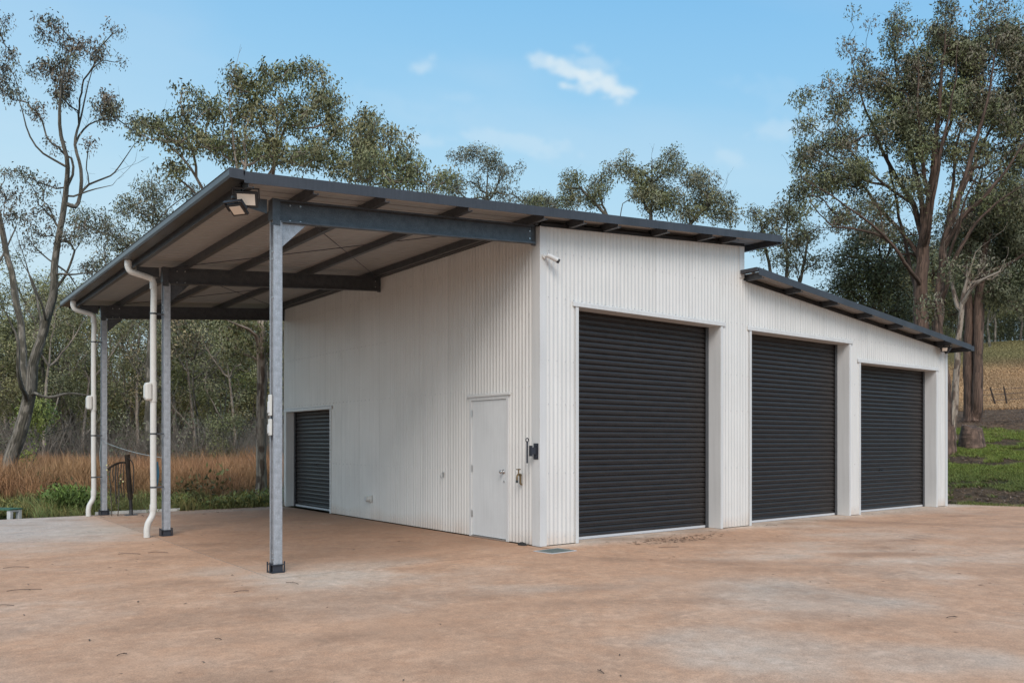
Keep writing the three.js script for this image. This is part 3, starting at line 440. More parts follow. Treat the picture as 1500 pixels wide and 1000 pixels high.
// ------------------------------------------------------------------ things on the shed
function floodlight(pos, label, heads, scale = 1) {
  const f = thing('floodlight', label, 'floodlight', pos, null);
  mesh('mounting_arm', merge([box(-0.012, 0.012, 0.02, 0.16, -0.012, 0.012), box(-0.10, 0.12, 0.005, 0.03, -0.015, 0.015), box(-0.05, 0.05, 0.15, 0.165, -0.05, 0.05)]), M.black, f);
  for (const [dx, dy, dz, yaw, pitch, w, h] of heads) {
    const g = new THREE.Group(); g.name = 'lamp_head'; g.position.set(dx, dy, dz); g.rotation.order = 'YXZ'; g.rotation.y = yaw; g.rotation.x = pitch; g.scale.setScalar(scale); f.add(g);
    mesh('lamp_housing', merge([rbox(w, h, 0.035, 0.010, 0, 0, -0.014), ...[-3, -2, -1, 0, 1, 2, 3].map((k) => box(k * w / 9 - 0.003, k * w / 9 + 0.003, -h * 0.4, h * 0.4, -0.055, -0.03)), box(-w / 2 - 0.018, -w / 2 - 0.006, -0.01, h / 2 + 0.03, -0.03, 0.0), box(w / 2 + 0.006, w / 2 + 0.018, -0.01, h / 2 + 0.03, -0.03, 0.0), box(-w / 2 - 0.018, w / 2 + 0.018, h / 2 + 0.02, h / 2 + 0.032, -0.03, 0.0)]), M.black, g);
    mesh('lens', box(-w / 2 + 0.028, w / 2 - 0.028, -h / 2 + 0.026, h / 2 - 0.026, 0.0035, 0.008), M.lens, g);
  }
}
floodlight(V(-4.13, 3.95, 0.12), 'black twin floodlight under the front left corner of the carport roof', [[0.03, 0.0, 0.06, -0.50, 0.42, 0.235, 0.165], [-0.05, -0.115, 0.02, -1.0, 0.95, 0.19, 0.15]]);
floodlight(V(11.30, 3.47, 0.13), 'black twin floodlight under the low end of the roof beside the far roller door', [[-0.07, -0.03, 0.05, -0.9, 0.5, 0.16, 0.13], [0.10, -0.06, 0.05, 0.8, 0.5, 0.16, 0.13]], 0.95);
{
  const c = thing('security_camera', 'white bullet security camera high on the front wall by the corner', 'camera', V(0.06, 3.96, 0.006));
  const b = new THREE.CylinderGeometry(0.035, 0.038, 0.03, 16); b.rotateX(Math.PI / 2); b.translate(0, 0, 0.015); mesh('mount', merge([b, cyl(0.012, 0.012, V(0, 0, 0.02), V(0.015, -0.012, 0.075), 8)]), M.white2, c);
  const A = V(0.0, 0.005, 0.07), B = V(0.125, -0.06, 0.13); mesh('camera_body', merge([cyl(0.030, 0.030, A, B, 16), cyl(0.034, 0.034, A.clone().lerp(B, 0.2).add(V(0, 0.006, 0)), B.clone().lerp(A, -0.08).add(V(0, 0.006, 0)), 16)]), M.white2, c);
  mesh('lens', cyl(0.032, 0.030, B.clone().lerp(A, -0.02), B.clone().lerp(A, -0.26), 16), M.black, c);
}
{ // tap
  const t = thing('garden_tap', 'brass garden tap on a riser pipe beside the white access door', 'tap', V(-0.004, 0.93, -0.36));
  mesh('riser_pipe', merge([cyl(0.014, 0.014, V(-0.01, -0.10, -0.03), V(-0.03, -0.07, -0.03), 8), cyl(0.015, 0.015, V(-0.03, -0.085, -0.03), V(-0.03, 0.04, -0.03), 10), cyl(0.02, 0.02, V(-0.03, 0.02, -0.03), V(-0.03, 0.05, -0.03), 8)]), M.brass, t);
  mesh('spout', tube([V(-0.03, 0.045, -0.03), V(-0.07, 0.05, -0.0), V(-0.105, 0.045, 0.012), V(-0.125, 0.02, 0.02), V(-0.13, -0.03, 0.022)], 0.014, 10), M.brass, t);
  mesh('handle', merge([cyl(0.009, 0.009, V(-0.09, 0.05, 0.006), V(-0.09, 0.115, 0.006), 8), cyl(0.008, 0.008, V(-0.125, 0.118, 0.006), V(-0.055, 0.118, 0.006), 8)]), M.brass, t);
  mesh('hose_fitting', cyl(0.019, 0.016, V(-0.13, -0.065, 0.022), V(-0.13, -0.03, 0.022), 10), M.black, t);
}
{ // dark bracket at the corner
  const t = thing('wall_bracket', 'dark steel gate bracket bolted to the white wall corner above the tap', 'bracket', V(-0.006, 1.31, -0.075));
  mesh('plate', merge([box(-0.006, 0, -0.12, 0.10, -0.05, 0.05), box(-0.085, -0.006, -0.05, 0.045, -0.018, 0.018), box(-0.10, -0.085, -0.075, 0.07, -0.03, 0.03)]), M.iron, t);
  mesh('hinge_pin', merge([cyl(0.013, 0.013, V(-0.12, -0.17, -0.045), V(-0.12, 0.13, -0.045), 10), (() => { const g = new THREE.TorusGeometry(0.024, 0.008, 6, 14); g.translate(-0.12, 0.145, -0.045); return g; })()]), M.iron, t);
  for (const y of [-0.09, 0.075]) mesh('bolt', (() => { const b = new THREE.CylinderGeometry(0.013, 0.013, 0.018, 6); b.rotateZ(Math.PI / 2); b.translate(-0.014, y, 0.022); return b; })(), M.iron, t);
}
{ // low wall outlet
  const t = thing('wall_vent', 'small white hooded outlet low on the carport wall', 'vent', V(-0.002, 0.39, -4.90));
  const g = new THREE.CylinderGeometry(0.055, 0.055, 0.10, 18); g.rotateZ(Math.PI / 2); g.translate(-0.05, 0, 0); mesh('hood', merge([g, rbox(0.03, 0.13, 0.13, 0.01, -0.012, 0, 0)]), M.pvc, t);
  const q = new THREE.CylinderGeometry(0.042, 0.042, 0.012, 18); q.rotateZ(Math.PI / 2); q.translate(-0.102, 0, 0); mesh('opening', q, M.pvcGrey, t);
}
{
  const t = thing('door_hook', 'small grey door holdback hook on the carport wall left of the white door', 'hook', V(-0.002, 0.90, -2.42));
  mesh('hook', merge([box(-0.012, 0, -0.035, 0.05, -0.014, 0.014), tube([V(-0.01, 0.03, 0), V(-0.05, 0.02, 0), V(-0.055, -0.03, 0), V(-0.03, -0.045, 0)], 0.006, 6)]), M.steel, t);
}
{ // outlet boxes on the near post
  for (const [y, h, lab] of [[1.83, 0.23, 'upper white weatherproof switch box on the left face of the near post'], [1.59, 0.18, 'lower white weatherproof power outlet on the left face of the near post']]) {
    const t = thing('outlet_box', lab, 'outlet box', V(-3.727, y, -0.085));
    mesh('box_body', rbox(0.03, h, 0.06, 0.008, -0.015, 0, 0), M.pvc, t); mesh('box_lid', rbox(0.012, h * 0.55, 0.045, 0.005, -0.034, -h * 0.1, 0), M.white2, t);
  }
}
{ // lid in the apron
  const t = thing('drain_lid', 'green plastic pit lid set in the concrete by the shed corner', 'drain lid', V(-0.12, 0.004, 0.46), null, 0.08);
  mesh('lid', merge([rbox(0.40, 0.012, 0.30, 0.004, 0, 0.002, 0), ...[-2, -1, 0, 1, 2].map((k) => box(-0.16, 0.16, 0.008, 0.011, k * 0.05 - 0.008, k * 0.05 + 0.008))]), M.teal, t); mesh('rim', merge([box(-0.225, 0.225, -0.002, 0.005, -0.175, -0.154), box(-0.225, 0.225, -0.002, 0.005, 0.154, 0.175), box(-0.225, -0.204, -0.002, 0.005, -0.154, 0.154), box(0.204, 0.225, -0.002, 0.005, -0.154, 0.154)]), M.pvcGrey, t);
}
{
  const t = thing('door_stop', 'small black rubber lump on the concrete against the wall below the tap', 'rubber stop', V(-0.07, 0.002, -0.30));
  const g = new THREE.SphereGeometry(0.075, 14, 8, 0, Math.PI * 2, 0, Math.PI / 2); g.scale(0.7, 0.45, 1.1); const p = g.attributes.position; for (let i = 0; i < p.count; i++) p.setY(i, Math.max(0, p.getY(i) * (0.8 + 0.5 * hash(i * 7, 3)))); g.computeVertexNormals(); mesh('lump', g, M.rubber, t);
}
// ------------------------------------------------------------------ by the rear of the slab
{
  const k = thing('edge_board', 'white edge board along the rear of the carport slab', 'edge board', V(-3.15, 0, -9.10));
  mesh('board', box(-0.65, 0.95, -0.06, 0.055, -0.02, 0.02), M.pvc, k); for (const x of [-0.5, 0.8]) mesh('peg', box(x - 0.02, x + 0.02, -0.2, 0.03, -0.045, -0.021), M.timber, k);
}
{ // standpipe with old hoses slung over it
  const b = onGround(187, 753, 0), t = thing('standpipe', 'dark standpipe on a grey foot with old hoses slung over it, between the rear posts', 'standpipe', V(b.x, 0.0, b.z + 0.25));
  mesh('foot', merge([cyl(0.035, 0.035, V(0, 0, 0), V(0, 0.11, 0), 10), box(-0.11, 0.11, 0.0, 0.012, -0.09, 0.09)]), M.galvDullShaded, t);
  mesh('pipe', cyl(0.032, 0.032, V(0, 0.11, 0), V(-0.01, 0.32, 0), 10), M.black, t);
  mesh('timber_post', merge([cyl(0.05, 0.045, V(-0.012, 0.31, 0), V(-0.05, 0.80, 0.01), 8), cyl(0.045, 0.05, V(-0.05, 0.79, 0.01), V(-0.07, 1.18, 0), 8)]), M.timber, t);
  const r = rng(5); mesh('side_arm', tube([V(-0.06, 1.02, 0.0), V(-0.18, 1.03, 0.01), V(-0.32, 0.98, 0.02), V(-0.42, 0.9, 0.02)], 0.022, 6, 12), M.timber, t);
  for (let i = 0; i < 6; i++) { const x = -0.12 - 0.05 * i - 0.02 * r(), y0 = 1.04 - 0.02 * i, d = 0.3 + 0.5 * r(); mesh('hose', tube([V(x, y0, 0.03), V(x - 0.015, y0 - d * 0.4, 0.045), V(x + 0.02 * (r() - 0.5), y0 - d * 0.8, 0.04), V(x + 0.05 * (r() - 0.5), y0 - d, 0.03)], 0.008 + 0.008 * r(), 6, 16), M.hose, t); }
  mesh('hose', tube([V(-0.05, 1.12, 0.04), V(0.02, 1.0, 0.06), V(0.035, 0.7, 0.05), V(0.025, 0.42, 0.05)], 0.011, 6, 20), M.hose, t);
}
{
  const stalk = (px, h, lean, label, seed) => { const b = onGround(px, 755, 0), t = thing('weed', label, 'plant', V(b.x, 0, b.z + 0.12)), r = rng(seed);
    mesh('stem', tube([V(0, 0, 0), V(lean * 0.3, h * 0.4, 0.02), V(lean * 0.6, h * 0.75, 0), V(lean, h, 0.01)], 0.009, 5, 14), M.grey, t);
    const L = [], F = []; for (let i = 0; i < 26; i++) { const k = 0.15 + 0.85 * r(), g = new THREE.PlaneGeometry(0.02, 0.06); g.translate(0, 0.03, 0); g.rotateX(0.6 + r()); g.rotateY(r() * 6.28); g.translate(lean * k, h * k, 0); L.push(g); }
    for (let i = 0; i < 5; i++) { const g = new THREE.IcosahedronGeometry(0.018, 0); g.translate(lean + (r() - 0.5) * 0.08, h - r() * 0.22, (r() - 0.5) * 0.08); F.push(g); }
    mesh('leaves', merge(L), S({ color: lin(0.11, 0.16, 0.05), side: THREE.DoubleSide }), t); mesh('flowers', merge(F), S({ color: lin(0.65, 0.62, 0.35) }), t); };
  stalk(161, 1.0, -0.06, 'tall thin flowering weed just right of the rear post', 11); stalk(170, 0.78, 0.05, 'shorter thin weed between the rear post and the standpipe', 12);
}
{
  const A = V(-3.7, 1.44, -8.95), B = V(-3.66, 1.18, -4.5), pts = []; for (let i = 0; i <= 10; i++) { const t = i / 10; pts.push(A.clone().lerp(B, t).add(V(0, -0.4 * t * (1 - t) * 0.45, 0))); }
  const r = thing('rope', 'thin pale rope tied between the rear post and the middle post', 'rope', V(0, 0, 0)); mesh('line', tube(pts, 0.0045, 5, 40), M.rope, r); mesh('tail', tube([V(-3.71, 1.44, -8.98), V(-3.74, 1.2, -8.97), V(-3.73, 0.95, -8.96)], 0.012, 5, 10), M.rope, r);
}
{
  const t = thing('cloth_strap', 'folded blue strap hanging on the middle post behind its downpipe', 'strap', V(-3.80, 0.95, -4.55));
  const g = new THREE.BoxGeometry(0.03, 0.36, 0.10, 1, 10, 4), p = g.attributes.position; for (let i = 0; i < p.count; i++) p.setX(i, p.getX(i) + 0.012 * Math.sin(p.getY(i) * 14 + p.getZ(i) * 30)); g.computeVertexNormals(); mesh('strap', g, M.blue, t);
}
{ // low bench at the left edge of the frame
  const b = onGround(12, 759, 0), t = thing('bench', 'low green topped bench with grey legs at the left end of the slab', 'bench', V(b.x - 0.1, 0, b.z - 0.25), null, -0.9);
  for (let i = 0; i < 3; i++) mesh('slat', box(-0.36, 0.36, 0.155, 0.18, -0.15 + i * 0.105, -0.055 + i * 0.105), M.green, t);
  for (const x of [-0.31, 0.31]) mesh('leg', merge([box(x - 0.04, x + 0.04, -0.06, 0.155, -0.13, -0.07), box(x - 0.04, x + 0.04, -0.06, 0.155, 0.07, 0.13), box(x - 0.035, x + 0.035, 0.12, 0.154, -0.07, 0.07)]), M.pvcGrey, t);
}

// ------------------------------------------------------------------ trees
// leaf sprays: a handful of narrow hanging leaves round a point
function spray(n, L, W, R, droop, seed) {
  const r = rng(seed), pos = [], nor = [];
  for (let i = 0; i < n; i++) {
    const c = V(r() - 0.5, r() - 0.5, r() - 0.5).normalize().multiplyScalar(R * Math.cbrt(r())), d = V(r() - 0.5, (r() - 0.5) - droop, r() - 0.5).normalize(), s = d.clone().cross(V(r() - 0.5, r() - 0.5, r() - 0.5)).normalize(), l = L * (0.6 + 0.8 * r()), w = W * (0.7 + 0.6 * r());
    const m = c.clone().addScaledVector(d, l * 0.45), a = m.clone().addScaledVector(s, w / 2), b = m.clone().addScaledVector(s, -w / 2), e = c.clone().addScaledVector(d, l), q = d.clone().cross(s);
    const bend = q.clone().multiplyScalar(l * 0.12); e.add(bend);
    for (const v of [c, a, e, c, e, b]) { pos.push(v.x, v.y, v.z); nor.push(-q.x, -q.y, -q.z); }
  }
  const g = new THREE.BufferGeometry(); g.setAttribute('position', new THREE.Float32BufferAttribute(pos, 3)); g.setAttribute('normal', new THREE.Float32BufferAttribute(nor, 3)); return g;
}
const SPRAYS = { fine: spray(40, 0.085, 0.030, 0.26, 0.4, 1), mid: spray(40, 0.11, 0.041, 0.36, 0.4, 2), far: spray(40, 0.13, 0.05, 0.55, 0.3, 3), vfar: spray(110, 0.17, 0.065, 1.1, 0.25, 4) };
// tree built from stems (given as points with radii) and leaf clumps reached by limbs that branch off the stems
function growTree({ stems, clumps, seed = 1, tip = 0.010, bark = M.grey, sprayKind = 'fine', density = 1, tones, wiggle = 0.05, pow = 0.5, droop = 0.25, twigs = 3 }) {
  const r = rng(seed), nodes = [];
  const add = (p, parent, rad = 0) => { nodes.push({ p, parent, load: 0, rad, kids: [] }); const i = nodes.length - 1; if (parent >= 0) nodes[parent].kids.push(i); return i; };
  const dirAt = (i) => { const n = nodes[i]; if (n.parent >= 0) return n.p.clone().sub(nodes[n.parent].p).normalize(); return V(0, 1, 0); };
  stems.forEach((st, k) => {
    const pts = st.map((q) => q.p), cur = new THREE.CatmullRomCurve3(pts, false, 'centripetal'), L = cur.getLength(), n = Math.max(3, Math.ceil(L / 0.28)); let prev = -1;
    if (k > 0) { let bd = 1e9; nodes.forEach((o, i) => { const d = o.p.distanceTo(pts[0]); if (d < bd) { bd = d; prev = i; } }); }
    for (let i = k > 0 && prev >= 0 ? 1 : 0; i <= n; i++) { const t = i / n, f = t * (st.length - 1), a = Math.min(st.length - 2, Math.floor(f)), rad = lerp(st[a].r, st[a + 1].r, f - a); const p = cur.getPoint(t); p.add(V((vn(i * 0.5, seed + k * 9) - 0.5), 0, (vn(i * 0.5 + 50, seed + k * 9) - 0.5)).multiplyScalar(wiggle * 0.8)); prev = add(p, prev, rad); }
  });
  const nStem = nodes.length;
  for (let i = 4; i < nStem; i++) { const n = nodes[i]; if (n.rad > 0.13 || r() > (n.kids.length ? 0.16 : 1)) continue; let prev = i, p = n.p.clone(), d = dirAt(i).add(V(r() - 0.5, r() * 0.5, r() - 0.5).multiplyScalar(1.5)).normalize(); const m = 3 + Math.floor(r() * 4); for (let k = 0; k < m; k++) { d.add(V(r() - 0.5, (r() - 0.3) * 0.6, r() - 0.5).multiplyScalar(0.7)).normalize(); p = p.clone().addScaledVector(d, 0.16 + 0.14 * r()); prev = add(p, prev); if (r() < 0.6) add(p.clone().add(V(r() - 0.5, r() * 0.7 - 0.1, r() - 0.5).multiplyScalar(0.6)), prev); } nodes[prev].load += 0.3; }
  const nTwig = nodes.length, anchors = clumps.map((c) => { let bd = 1e9; nodes.forEach((o) => { bd = Math.min(bd, o.p.distanceTo(c.c)); }); return { ...c, bd }; }).sort((a, b) => a.bd - b.bd);
  const ends = [];
  for (const c of anchors) {
    let best = -1, bc = 1e9;
    for (let i = 2; i < nodes.length; i++) { const o = nodes[i], v = c.c.clone().sub(o.p), d = v.length(); if (d > bc) continue; const cs = d > 1e-3 ? v.dot(dirAt(i)) / d : 1; const cost = d * (1 + 0.75 * (1 - cs)) + Math.max(0, o.p.y - c.c.y + 0.2) * 0.8 + (i >= nStem ? 0 : 0.12 * d); if (cost < bc) { bc = cost; best = i; } }
    const o = nodes[best], v = c.c.clone().sub(o.p), d = v.length(), t0 = dirAt(best).multiplyScalar(0.65).add(v.clone().normalize().multiplyScalar(0.6)).multiplyScalar(d * 0.9), t1 = v.clone().normalize().add(V((r() - 0.5) * 0.8, 0.1 + r() * 0.5, (r() - 0.5) * 0.8)).multiplyScalar(d * 0.7), n = Math.max(2, Math.ceil(d / 0.30)); let prev = best;
    const wob = V(r() - 0.5, r() - 0.5, r() - 0.5);
    for (let i = 1; i <= n; i++) { const t = i / n, t2 = t * t, t3 = t2 * t; const p = o.p.clone().multiplyScalar(2 * t3 - 3 * t2 + 1).addScaledVector(t0, t3 - 2 * t2 + t).addScaledVector(c.c, -2 * t3 + 3 * t2).addScaledVector(t1, t3 - t2); if (i < n) p.add(V(r() - 0.5, r() - 0.5, r() - 0.5).multiplyScalar(wiggle * 2.2)).addScaledVector(wob, Math.sin(t * 9) * wiggle * Math.min(1, d)); prev = add(p, prev); }
    ends.push([prev, c]);
    // twigs inside the clump
    for (let k = 0; k < twigs; k++) { const e = c.c.clone().add(V(r() - 0.5, (r() - 0.35) * 0.8, r() - 0.5).normalize().multiplyScalar(c.r * (0.5 + 0.5 * r()))); const back = nodes[prev].parent >= 0 && r() < 0.6 ? nodes[prev].parent : prev; const a = add(nodes[back].p.clone().lerp(e, 0.5).add(V(0, 0.06 * r(), 0)), back); const b = add(e, a); nodes[b].load += 0.25; }
  }
  for (const [e] of ends) nodes[e].load += 1;
  for (let i = nodes.length - 1; i >= 0; i--) { const n = nodes[i]; if (n.parent >= 0) nodes[n.parent].load += n.load; }
  for (let i = nodes.length - 1; i >= 0; i--) { const n = nodes[i]; n.R = i < nStem ? Math.max(n.rad, tip) : tip * Math.pow(Math.max(0.2, n.load), pow); }
  for (let i = nStem; i < nodes.length; i++) nodes[i].R = Math.min(nodes[i].R, nodes[nodes[i].parent].R * 0.92 + 0.001);
  // tubes along the heaviest child
  const pos = [], nor = [], uv = [], idx = [], starts = [[0, -1]];
  while (starts.length) {
    const [s, from] = starts.pop(), chain = []; if (from >= 0) chain.push(from); let i = s;
    for (;;) { chain.push(i); const kids = nodes[i].kids; if (!kids.length) break; let m = kids[0]; for (const k of kids) if ((k < nStem ? 1e3 : 0) + nodes[k].load > (m < nStem ? 1e3 : 0) + nodes[m].load) m = k; for (const k of kids) if (k !== m) starts.push([k, i]); i = m; }
    if (chain.length < 2) continue;
    const R0 = nodes[chain[from >= 0 ? 1 : 0]].R, seg = R0 > 0.1 ? 10 : R0 > 0.04 ? 7 : R0 > 0.015 ? 5 : 3, base = pos.length / 3; let N = V(1, 0, 0), len = 0;
    chain.forEach((ci, k) => { const p = nodes[ci].p, a = nodes[chain[Math.max(0, k - 1)]].p, b = nodes[chain[Math.min(chain.length - 1, k + 1)]].p, T = b.clone().sub(a).normalize(); N.addScaledVector(T, -N.dot(T)); if (N.lengthSq() < 1e-6) N.set(0, 0, 1).addScaledVector(T, -T.z); N.normalize(); const B = T.clone().cross(N); if (k) len += p.distanceTo(a);
      let R = from >= 0 && k === 0 ? Math.min(nodes[ci].R, R0 * 1.15) : nodes[ci].R; if (k === chain.length - 1) R *= 0.5;
      for (let j = 0; j <= seg; j++) { const an = j / seg * Math.PI * 2, q = N.clone().multiplyScalar(Math.cos(an)).addScaledVector(B, Math.sin(an)); const lump = R > 0.06 ? 1 + 0.16 * (vn(Math.cos(an) * 1.5 + 7 + seed, len * 1.3 + Math.sin(an) * 1.5) - 0.5) : 1; pos.push(p.x + q.x * R * lump, p.y + q.y * R * lump, p.z + q.z * R * lump); nor.push(q.x, q.y, q.z); uv.push(j / seg * Math.max(1, Math.round(R0 * 6)), len / 2.2); }
      if (k) for (let j = 0; j < seg; j++) { const u = base + (k - 1) * (seg + 1) + j, w = u + seg + 1; idx.push(u, u + 1, w, u + 1, w + 1, w); } });
  }
  const tg = new THREE.BufferGeometry(); tg.setAttribute('position', new THREE.Float32BufferAttribute(pos, 3)); tg.setAttribute('normal', new THREE.Float32BufferAttribute(nor, 3)); tg.setAttribute('uv', new THREE.Float32BufferAttribute(uv, 2)); tg.setIndex(idx);
  const sg = SPRAYS[sprayKind], sr = { fine: 0.24, mid: 0.34, far: 0.55, vfar: 1.1 }[sprayKind], mats = [], cols = [], from = [], q = new THREE.Quaternion(), E = new THREE.Euler();
  for (const c of clumps) {
    const n = Math.max(2, Math.round(density * 2.4 * (c.d ?? 1) * Math.pow(c.r / sr, 2))), tone = tones[Math.floor(r() * tones.length)], cb = 0.82 + 0.36 * r();
    for (let i = 0; i < n; i++) { const v = V(r() - 0.5, r() - 0.5, r() - 0.5).normalize().multiplyScalar(c.r * Math.pow(r(), 0.45)); v.y = v.y * 0.72 - droop * 0.3 * c.r * r(); E.set((r() - 0.5) * 0.9, r() * 6.28, (r() - 0.5) * 0.9); q.setFromEuler(E); const s = 0.7 + 0.6 * r(); mats.push(new THREE.Matrix4().compose(c.c.clone().add(v), q, V(s, s, s))); const k = cb * (0.82 + 0.36 * r()); cols.push([tone[0] * k, tone[1] * k, tone[2] * k]); from.push(c); }
  }
  const sp = sg.attributes.position, sn = sg.attributes.normal, nv = sp.count, cp = new Float32Array(mats.length * nv * 3), cn = new Float32Array(cp.length), cc = new Float32Array(cp.length);
  const mid = V(0, 0, 0); clumps.forEach((c) => mid.addScaledVector(c.c, 1 / clumps.length)); let span = 0.1; clumps.forEach((c) => { span = Math.max(span, c.c.distanceTo(mid)); });
  const P6 = [0, 1, 2, 3, 4, 5].map(() => V(0, 0, 0)), e1 = V(0, 0, 0), e2 = V(0, 0, 0), gn = V(0, 0, 0), out = V(0, 0, 0);
  mats.forEach((m, k) => { const c = from[k];
    for (let i = 0; i < nv; i += 6) {
      const lf = 0.86 + 0.28 * r(); for (let j = 0; j < 6; j++) P6[j].fromBufferAttribute(sp, i + j).applyMatrix4(m);
      gn.copy(e1.subVectors(P6[1], P6[0])).cross(e2.subVectors(P6[2], P6[0])).normalize();
      out.subVectors(P6[0], c.c).multiplyScalar(0.7 / c.r).addScaledVector(e1.subVectors(P6[0], mid), 0.6 / span); out.y += 0.2; out.normalize();
      const sw = gn.dot(out) < 0; if (sw) gn.negate();
      gn.multiplyScalar(0.65).addScaledVector(out, 0.6).normalize();
      for (let j = 0; j < 6; j++) { const v = P6[sw ? [0, 2, 1, 3, 5, 4][j] : j], o = (k * nv + i + j) * 3; cp[o] = v.x; cp[o + 1] = v.y; cp[o + 2] = v.z; cn[o] = gn.x; cn[o + 1] = gn.y; cn[o + 2] = gn.z; for (let h = 0; h < 3; h++) cc[o + h] = cols[k][h] * lf; }
    } });
  const cg = new THREE.BufferGeometry(); cg.setAttribute('position', new THREE.BufferAttribute(cp, 3)); cg.setAttribute('normal', new THREE.BufferAttribute(cn, 3)); cg.setAttribute('color', new THREE.BufferAttribute(cc, 3));
  const crown = new THREE.Mesh(cg, M.crown); crown.castShadow = crown.receiveShadow = true;
  return { trunk: tg, crown, bark };
}
function addTree(name, label, category, spec, base, group) {
  // bring everything to the tree's own base
  const rel = (v) => v.clone().sub(base), s = { ...spec, stems: spec.stems.map((st) => st.map((q) => ({ p: rel(q.p), r: q.r }))), clumps: spec.clumps.map((c) => ({ ...c, c: rel(c.c) })) };
  const g = growTree(s), t = thing(name, label, category, base, group);
  mesh('trunk', g.trunk, g.bark, t); g.crown.name = 'crown'; t.add(g.crown); return t;
}
// clumps strewn through blobs: [px, py, half width, half height, count, clump radius px]
function blobs(D, list, seed, depth = 1, d = 1) { const r = rng(seed), out = []; for (const [x, y, w, h, n, cr] of list) for (let i = 0; i < n; i++) { let a, b, c; do { a = r() * 2 - 1; b = r() * 2 - 1; c = r() * 2 - 1; } while (a * a + b * b + c * c > 1); const dd = D + c * w / FOCAL * D * depth; out.push({ c: at(x + a * w, y + b * h, dd), r: cr * (0.7 + 0.6 * r()) / FOCAL * D, d }); } return out; }
const stem = (D, list) => list.map(([x, y, rpx, dd = 0]) => ({ p: at(x, y, D + dd), r: rpx / FOCAL * D }));
const TONE = { brown: [[0.165, 0.135, 0.092], [0.14, 0.122, 0.08], [0.18, 0.142, 0.10], [0.135, 0.135, 0.075]], olive: [[0.17, 0.178, 0.075], [0.145, 0.16, 0.062], [0.20, 0.195, 0.095], [0.21, 0.19, 0.085]], grey: [[0.175, 0.18, 0.115], [0.155, 0.16, 0.098], [0.195, 0.19, 0.13]], dark: [[0.10, 0.115, 0.055], [0.085, 0.10, 0.046], [0.12, 0.125, 0.066]], mix: [[0.155, 0.152, 0.082], [0.135, 0.142, 0.072], [0.175, 0.155, 0.10], [0.13, 0.138, 0.068]] };

{ // tall sparse gum, left
  const D = 23, b = at(12, 724, D);
  addTree('gum_tree', 'tall sparse grey gum leaning at the left edge, its thick trunk forked', 'tree', {
    stems: [stem(D, [[11, 730, 15], [11, 705, 11], [16, 670, 10], [32, 625, 9.5], [42, 580, 8.5], [50, 530, 7], [66, 475, 6.4], [78, 425, 5.4], [80, 375, 4.6], [92, 320, 4.1], [95, 285, 3.8], [98, 240, 3, -0.3], [88, 190, 2.4, -0.5], [90, 130, 1.6, -0.6], [98, 80, 0.6, -0.7]]),
      stem(D, [[42, 590, 7], [34, 540, 5.6, 0.4], [30, 480, 5, 0.6], [18, 410, 4.6, 0.8], [4, 345, 4.2, 1], [-14, 250, 3, 1.2], [-20, 150, 1.6, 1.4]]),
      stem(D, [[94, 298, 3.4], [112, 302, 2.8, 0.3], [117, 250, 2.5, 0.5], [109, 210, 2.1, 0.6], [116, 175, 1.4, 0.7], [135, 100, 0.6, 0.8]]),
      stem(D, [[118, 275, 1.7, 0.4], [150, 262, 1.3, 0.6], [170, 250, 1, 0.8], [195, 212, 0.5, 0.9]]), stem(D, [[97, 291, 1.6, 0.2], [128, 280, 1.1, 0], [165, 271, 0.4, -0.2]]), stem(D, [[109, 210, 1.6, 0.6], [125, 185, 1.3, 0.9], [150, 175, 0.8, 1]]),
      stem(D, [[90, 240, 1.7, -0.3], [60, 222, 1.4, -0.5], [40, 190, 1.1, -0.6], [28, 150, 0.6, -0.7]]), stem(D, [[52, 540, 2.6, 0.2], [58, 470, 2.2, 0.5], [54, 440, 1.6, 0.7], [40, 395, 0.9, 0.9], [25, 350, 0.4, 1]]),
      stem(D, [[80, 400, 1.8], [105, 402, 1.4, -0.2], [135, 398, 0.5, -0.3]]), stem(D, [[80, 390, 1.6], [100, 400, 1.3, 0.3], [112, 420, 0.6, 0.4]]), stem(D, [[44, 572, 2.6], [70, 582, 2.2, -0.4], [100, 576, 1.8, -0.7], [134, 580, 1, -1]]), stem(D, [[42, 590, 3.4], [26, 550, 2.8, -0.8], [23, 490, 1.8, -1], [8, 460, 0.7, -1.1]]),
      stem(D, [[76, 430, 2], [68, 470, 1.8, -0.2], [60, 445, 1.4, -0.6], [46, 410, 1, -0.9], [28, 380, 0.5, -1.1]])],
    clumps: [...blobs(D, [[92, 100, 24, 36, 16, 9], [70, 42, 20, 24, 7, 8], [140, 72, 18, 26, 7, 8], [108, 62, 20, 14, 5, 8], [160, 158, 20, 26, 12, 9], [60, 100, 18, 10, 5, 8], [88, 140, 16, 16, 6, 7], [55, 165, 14, 14, 4, 7], [8, 118, 24, 24, 9, 9], [2, 40, 10, 20, 3, 8], [14, 78, 10, 6, 2, 7], [166, 44, 8, 8, 2, 5], [178, 88, 5, 5, 1, 6], [80, 215, 12, 10, 2, 6], [130, 215, 8, 16, 2, 5], [195, 178, 6, 8, 2, 5]], 21, 1.2, 1.1),
      ...blobs(D, [[30, 270, 34, 26, 9, 7], [50, 330, 30, 40, 14, 6], [95, 350, 10, 10, 2, 5], [115, 350, 18, 30, 6, 5], [130, 395, 14, 10, 4, 5], [15, 300, 20, 30, 6, 7], [70, 290, 12, 30, 4, 5]], 22, 1.2, 0.8)],
    seed: 31, tip: 0.008, density: 2.4, tones: TONE.brown, bark: M.grey, wiggle: 0.06, twigs: 3 }, b);
}
